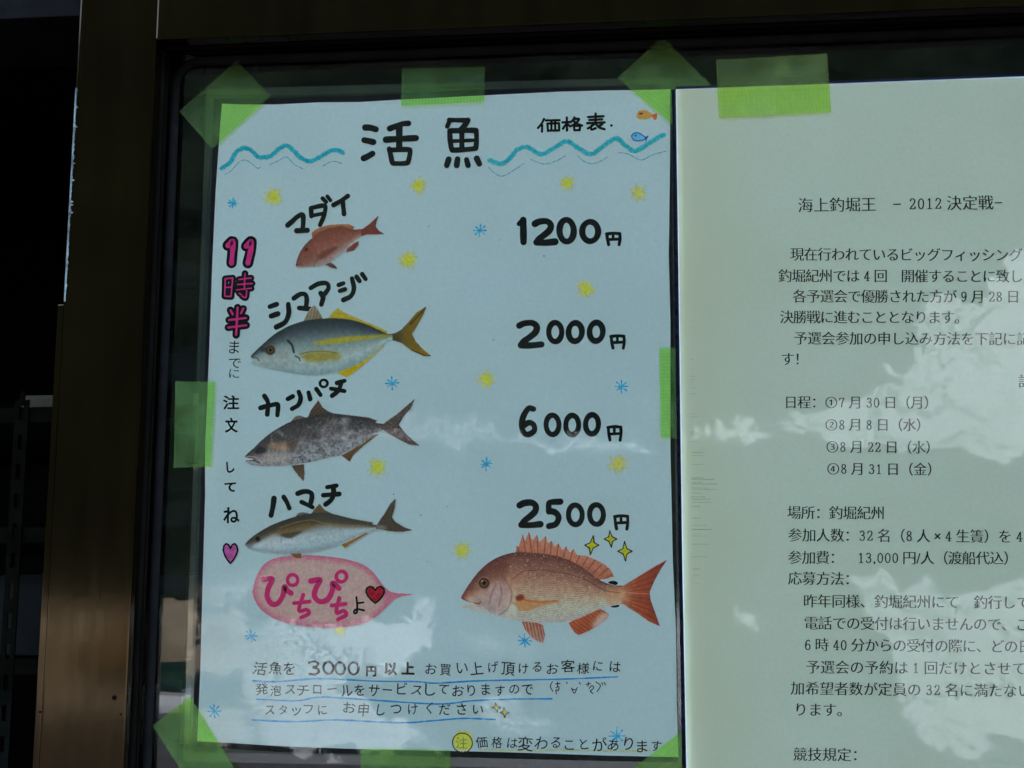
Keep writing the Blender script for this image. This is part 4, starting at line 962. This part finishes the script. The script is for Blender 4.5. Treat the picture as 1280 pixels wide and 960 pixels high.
P_.line(z((440, 278), (520, 252), (600, 240), (660, 256), (760, 266), (860, 270)), 1.1, (130, 96, 40), .8)
P_.over(P_.mask(z((445, 312), (490, 302), (550, 296), (520, 318), (490, 332), (450, 322)), 1.2), (54, 46, 34), .85)
P_.over(P_.mask(z((350, 330), (400, 310), (440, 320), (445, 350), (420, 378), (360, 372)), 3), (152, 166, 168), .65)
P_.over(P_.mask(z((266, 362), (300, 325), (360, 300), (420, 290), (400, 310), (330, 350), (290, 378)), 2)*mb, (50, 48, 46), .6)
c = z((328, 333))[0]; rr_ = np.hypot(P_.X-c[0], P_.Y-c[1]); P_.over(np.clip(5-rr_, 0, 1), (70, 64, 52)); P_.over(np.clip(3.4-rr_, 0, 1), (18, 18, 20))
P_.line(z((430, 290), (446, 320), (444, 350)), .9, (80, 84, 84), .7)
lay(P_, mt, np.zeros(P_.c.shape)+np.array((62, 54, 46))); P_.line(z((1019, 129), (1000, 226), (1018, 250), (1107, 291)), 1.0, (40, 28, 20), .7); P_.over(P_.mask(z((920, 270), (950, 268), (975, 280), (940, 290)), 2)*mt, (120, 128, 122), .7)
P_.mul(1+(nz-.5)*.1+(n2-.5)*.08)
finish(P_, np.maximum.reduce([mb, mt, m1, m2, m3, m4]), DCI-.0001, 'cutout of slim dark backed fish with silver belly', .6)

# speech bubble cutout
z = ZH
P_ = Paint(310, 688, 520, 790, .6, (176, 140, 132)); nz = vnoise(P_.X.shape, 1.6, 61); n2 = vnoise(P_.X.shape, 8, 62)
out = z((304, 610), (312, 550), (335, 495), (365, 458), (410, 432), (480, 420), (600, 416), (720, 427), (800, 443), (860, 465), (905, 500), (940, 545), (970, 582), (1005, 602), (1060, 608), (1112, 612), (1060, 620), (1015, 636), (975, 672), (935, 712), (880, 748), (800, 770), (700, 780), (600, 774), (520, 765), (440, 745), (375, 712), (330, 670))
mb = P_.mask(out, .5); dd = P_.dist(out+out[:1])
e = np.clip(1-(dd+(nz-.5)*4-3)/6.5, 0, 1)*mb
P_.over(e, (196, 98, 116), .88); P_.over(np.clip(1-(dd-1)/2, 0, 1)*mb, (180, 70, 96), .35); P_.mul(1+(nz-.5)*.12+(n2-.5)*.06)
P_.over(P_.mask(z((960, 590), (1010, 602), (1112, 611), (1010, 634), (965, 660)), 2)*mb, (190, 96, 116), .8)
full = blur((mb > .5).astype(float), 1.2); P_.c = np.where((mb > .4)[..., None], P_.c, np.array((150, 172, 168.)))
P_.a = full > .25; BUB = P_.build('speech_bubble', DC, PO, 'pink edged speech bubble cutout under the silver fish')
t = Sheet(DCI)
for p, w in ((ZH((358, 538), (402, 535), (382, 580), (376, 625), (400, 660), (430, 655), (455, 615), (462, 572), (475, 592), (495, 606)), 6), (ZH((510, 656), (588, 648)), 4.4), (ZH((556, 614), (535, 692), (572, 688), (584, 708), (545, 728)), 4.4),
             (ZH((594, 545), (640, 540), (620, 580), (612, 620), (640, 648), (680, 635), (702, 590), (705, 556), (735, 582)), 6.2), (ZH((698, 668), (768, 660)), 4.6), (ZH((736, 630), (722, 702), (758, 694), (770, 715), (730, 737)), 4.6)):
    stroke(t, p, w, jit=.04)
ring(t, ZH((503, 540))[0], 6.6, 6.6, 4.4); ring(t, ZH((747, 523))[0], 6.4, 6.6, 4.4)
t.build('pink_lettering', M['hotpink'], BUB)
t = Sheet(DCI)
stroke(t, ZH((822, 626), (826, 670), (824, 702), (812, 706), (812, 692), (830, 686), (860, 692)), 2.6); stroke(t, ZH((828, 656), (858, 652)), 2.4); t.build('black_lettering', M['black'], BUB)
hp = heart(*ZH((916, 614))[0], 23, 21); t = Sheet(DCI); poly(t, hp); t.build('heart', M['red'], BUB, 'dark red heart at the pointed end of the bubble')
t = Sheet(DCI-.0003); stroke(t, hp, 2.2, curve=False); stroke(t, [hp[-1], hp[0]], 2.2); t.build('heart_outline', M['black'], BUB)

# laminate over the poster: clear film with normals tilted for glare patches, hazy sealed rim
bright = lambda lo, hi: (lambda px, py: np.clip(py, lo, hi))
patches = [
    (zone((240, 582), (330, 556), (430, 530), (540, 520), (640, 535), (845, 548), (848, 562), (640, 562), (540, 556), (430, 552), (330, 572), (240, 600)), 752, 4, 1.1),
    (zone((250, 720), (330, 700), (330, 740), (250, 760)), 766, 12, .8),
    (zone((248, 765), (330, 770), (470, 775), (535, 740), (545, 790), (530, 830), (470, 850), (400, 850), (330, 815), (248, 800)), 768, 6, 1.0),
    (zone((420, 782), (500, 775), (530, 790), (520, 820), (470, 835), (430, 815)), 786, 4, .9),
    (zone((250, 806), (330, 800), (400, 815), (395, 850), (320, 852), (250, 848)), 786, 5, 1.1),
    (zone((310, 835), (400, 830), (440, 850), (430, 900), (500, 905), (560, 940), (420, 940), (330, 930), (300, 880)), 772, 6, 1.0),
    (zone((250, 895), (300, 885), (320, 930), (250, 930)), 780, 5, .9),
    (zone((395, 885), (470, 885), (490, 930), (410, 938)), 884, 5, .9),
    (zone((355, 850), (395, 845), (400, 935), (350, 935)), 884, 6, .6),
    (zone((590, 790), (700, 800), (760, 790), (740, 812), (640, 822), (590, 812)), 758, 8, 1.0),
    (zone((595, 875), (660, 880), (680, 925), (640, 925), (600, 905)), 758, 6, 1.1),
]
film('laminate_film', [(259, 112), (842, 97), (853, 962), (228, 950)], DF, M['film'], PO, patches)
strip('laminate_rim', [(258, 111), (842, 96), (854, 964), (229, 952)], [(268, 122), (838, 106), (848, 953), (240, 940)], DF-.0002, M['film_rim'], PO)

# ------------------------------------------------------------------ NOTICE
NO = thing('typed_notice', 'pale green typed notice in glossy laminate overlapping the poster at right', 'notice')
E0 = -.0034; EI = -.0036; EF = -.0044
XR_ = 1700
np_ = [(845, 112), (1000, 106.5), (1150, 101), (1280, 96), (XR_, 81), (XR_, 1290), (864, 1300), (858, 960), (853, 700), (849, 400)]
sheet_poly('paper_sheet', np_, E0, M['notice'], NO)
edge_line('paper_edge', np_[:4]+[(1500, 88)], .9, M['white'], E0-.0001, NO)
edge_line('paper_edge', [(865, 1299), (858.5, 960), (853.5, 700), (849.5, 400), (845.5, 112)], 1.4, M['white'], E0-.0001, NO)
edge_line('shade_edge', [(x, y-2) for x, y in np_[:4]]+[(1500, 86)], 3.4, M['navy'], E0+.0002, NO)  # painted dark strips standing for shadow along the notice edges
edge_line('shade_edge', [(x-2.5, y) for x, y in ((865, 1299), (858, 960), (853, 700), (849, 400), (845, 112))], 4.6, M['black'], E0+.0002, NO)
LINES = [
 ('海上釣堀王　−2012 決定戦−', 997, 1262, 257, 253, 19), ('現在行われているビッグフィッシング', 988, 1278, 318, 319, 17.2), ('釣堀紀州では 4 回　開催することに致し', 973, 1279, 345, 345.5, 17.2),
 ('各予選会で優勝された方が 9 月 28 日', 991, 1275, 370.5, 371, 17.2), ('決勝戦に進むこととなります。', 975, 1210, 396.5, 397, 17.2), ('予選会参加の申し込み方法を下記に記', 992, 1288, 423, 424, 17.2),
 ('す！', 976, 1010, 449, 449, 17.2), ('記', 1273, 1290, 477, 477, 17), ('日程：①7 月 30 日（月）', 980, 1172, 503, 503.5, 16.8), ('②8 月 8 日（水）', 1031, 1162, 531, 531.5, 16.8),
 ('③8 月 22 日（水）', 1032, 1174, 558.5, 559.5, 16.8), ('④8 月 31 日（金）', 1033, 1176, 586, 587, 16.8), ('場所：釣堀紀州', 984, 1106, 641, 641.5, 17.5), ('参加人数：32 名（8 人×4 生簀）を 4', 985, 1279, 669, 671, 17.5),
 ('参加費：　13,000 円/人（渡船代込）', 985, 1272, 697, 698, 17.5), ('応募方法：', 985, 1073, 723, 724, 17.5), ('昨年同様、釣堀紀州にて　釣行して', 1004, 1288, 751.5, 753.5, 17.6), ('電話での受付は行いませんので、こ', 1005, 1287, 779, 781, 17.6),
 ('6 時 40 分からの受付の際に、どの日', 1005, 1290, 806, 808.5, 17.6), ('予選会の予約は 1 回だけとさせて', 1007, 1283, 834, 836, 17.6), ('加希望者数が定員の 32 名に満たない', 988, 1290, 860.5, 864, 17.6), ('ります。', 992, 1064, 887, 888, 17.6), ('競技規定：', 991, 1083, 943, 944, 17.6)]
for s_, x0, x1, y0, y1, em in LINES:
    t = Sheet(EI); text_line(t, s_, x0, x1, y0, y1, em, -.010, .020, 0, 1, .54); t.build('text_line', M['toner'], NO)
# copier streaks along the left margin
M['smear'] = ink('grey copier smear', own((128, 152, 134)), .08, 300)
t = Sheet(EI)
for k in range(70):
    y = 395+random.random()**.8*350; x = 862+ (y-395)*.012; c_ = math.exp(-((y-630)/75)**2)
    w = random.uniform(3, 8)+c_*random.uniform(4, 26)
    if random.random() > .35+c_*.6: continue
    stroke(t, [(x, y), (x+w, y+random.uniform(-.3, .3))], .35+c_*random.uniform(.2, .8), jit=.3)
t.build('copier_smear', M['smear'], NO)['kind'] = 'stuff'
patches = [
    (zone((1278, 318), (1240, 345), (1215, 365), (1235, 395), (1208, 400), (1198, 360), (1170, 372), (1150, 395), (1175, 412), (1160, 445), (1120, 420), (1140, 470), (1110, 490), (1060, 500), (1000, 520), (975, 540), (1030, 560), (1110, 563), (1170, 555), (1225, 580), (1330, 560), (1700, 570), (1700, 300), (1400, 290)), 786, 3, .75),
    (zone((1160, 365), (1215, 362), (1225, 385), (1190, 395), (1165, 390)), 776, 3, 1.1),
    (zone((1200, 390), (1330, 380), (1330, 420), (1260, 425), (1210, 440)), 884, 6, .6),
    (zone((1100, 500), (1200, 520), (1330, 505), (1330, 540), (1180, 550), (1110, 535)), 884, 8, .5),
    (zone((1140, 395), (1175, 398), (1178, 440), (1140, 442)), 776, 3, 1.3),
    (zone((1118, 452), (1165, 450), (1160, 480), (1120, 485)), 780, 3, 1.1),
    (zone((848, 528), (900, 522), (960, 530), (1000, 528), (1020, 545), (950, 548), (848, 548)), 760, 4, 1.3),
    (zone((888, 760), (950, 768), (985, 775), (950, 790), (905, 785)), 756, 8, 1.2),
    (zone((1040, 722), (1110, 722), (1200, 735), (1330, 740), (1330, 935), (1260, 925), (1180, 942), (1140, 925), (1140, 880), (1120, 840), (1105, 800), (1075, 765)), 780, 3, .9),
    (zone((1090, 745), (1190, 760), (1260, 790), (1330, 800), (1330, 830), (1230, 830), (1150, 800)), 884, 7, .8),
    (zone((1148, 880), (1250, 870), (1330, 875), (1330, 925), (1180, 930)), 786, 4, .5),
]
film('laminate_film', [(842, 108), (1700, 78), (1700, 1300), (862, 1310)], EF, M['film_notice'], NO, patches, step=4.0)

# ------------------------------------------------------------------ TAPE
def tape(pts, d, ang, label, yellow=0, jag=(0, 2), dens=.2, ribs=1.0):
    """quad of drawing px; sides listed in jag are torn on the cutter"""
    nm = 'tape_strip'
    out_ = []
    n = len(pts)
    for i in range(n):
        a = np.array(pts[i], float); b = np.array(pts[(i+1) % n], float); L_ = np.hypot(*(b-a)); nr = np.array([b[1]-a[1], -(b[0]-a[0])])/L_
        k = max(2, int(L_/1.7))
        for q in range(k):
            u_ = q/k; p = a+(b-a)*u_
            if q: p = p+nr*((.9 if q % 2 else -.6)*random.uniform(.4, 1.3) if i in jag else random.uniform(-.15, .15))
            out_.append(tuple(p))
    P3 = at(np.array([q[0] for q in out_]), np.array([q[1] for q in out_]), d)
    me = bpy.data.meshes.new(nm); bm = bmesh.new(); vs = [bm.verts.new(q) for q in P3]; f_ = bm.faces.new(vs)
    f_.normal_update()
    if f_.normal.y > 0: f_.normal_flip()
    bmesh.ops.triangulate(bm, faces=[f_]); bm.to_mesh(me); bm.free()
    o = link(nm, me, tape_mat('green tape', ang, yellow, ribs, dens)); tagm(o, label, 'tape', 'green tape strips holding the sheets'); return o
a45 = math.radians(40)
tape([(296, 76), (338, 120), (265, 186), (224, 139)], -.0030, a45, 'diagonal green tape over the top left corner of the fish poster', .15, (3, 1), .17, .4)
tape([(502, 86), (606, 84), (605, 127), (501, 132)], -.0030, 0, 'straight green tape at the middle of the poster top edge', .0, (0,), .17)
tape([(828, 47), (894, 111), (846, 160), (772, 97)], -.0030, -a45, 'diagonal green tape over the top right corner of the fish poster, partly under the notice', .2, (0, 2), .2, .5)
tape([(219, 477), (269, 477), (263, 583), (217, 585)], -.0030, math.pi/2, 'upright green tape at the middle of the poster left edge', 0, (0, 2), .26, .5)
tape([(824, 434), (870, 436), (870, 548), (826, 547)], -.0030, math.pi/2, 'upright green tape on the poster right edge, half hidden by the notice', 0, (0, 2), .16, .5)
tape([(237, 870), (300, 972), (256, 1010), (191, 907)], -.0030, -a45, 'diagonal green tape over the bottom left corner of the fish poster', 0, (0, 2), .24, .5)
tape([(451, 936), (563, 938), (563, 985), (451, 983)], -.0030, 0, 'straight green tape at the middle of the poster bottom edge', 0, (2,), .2)
tape([(852, 914), (900, 960), (842, 1010), (776, 972)], -.0030, a45, 'diagonal green tape over the bottom right corner of the fish poster', .15, (0, 2), .2, .5)
tape([(895, 75), (1034, 67), (1039, 140), (899, 147)], -.0049, 0, 'widest, brightest green tape, at the top edge of the typed notice', .55, (0,), .27)
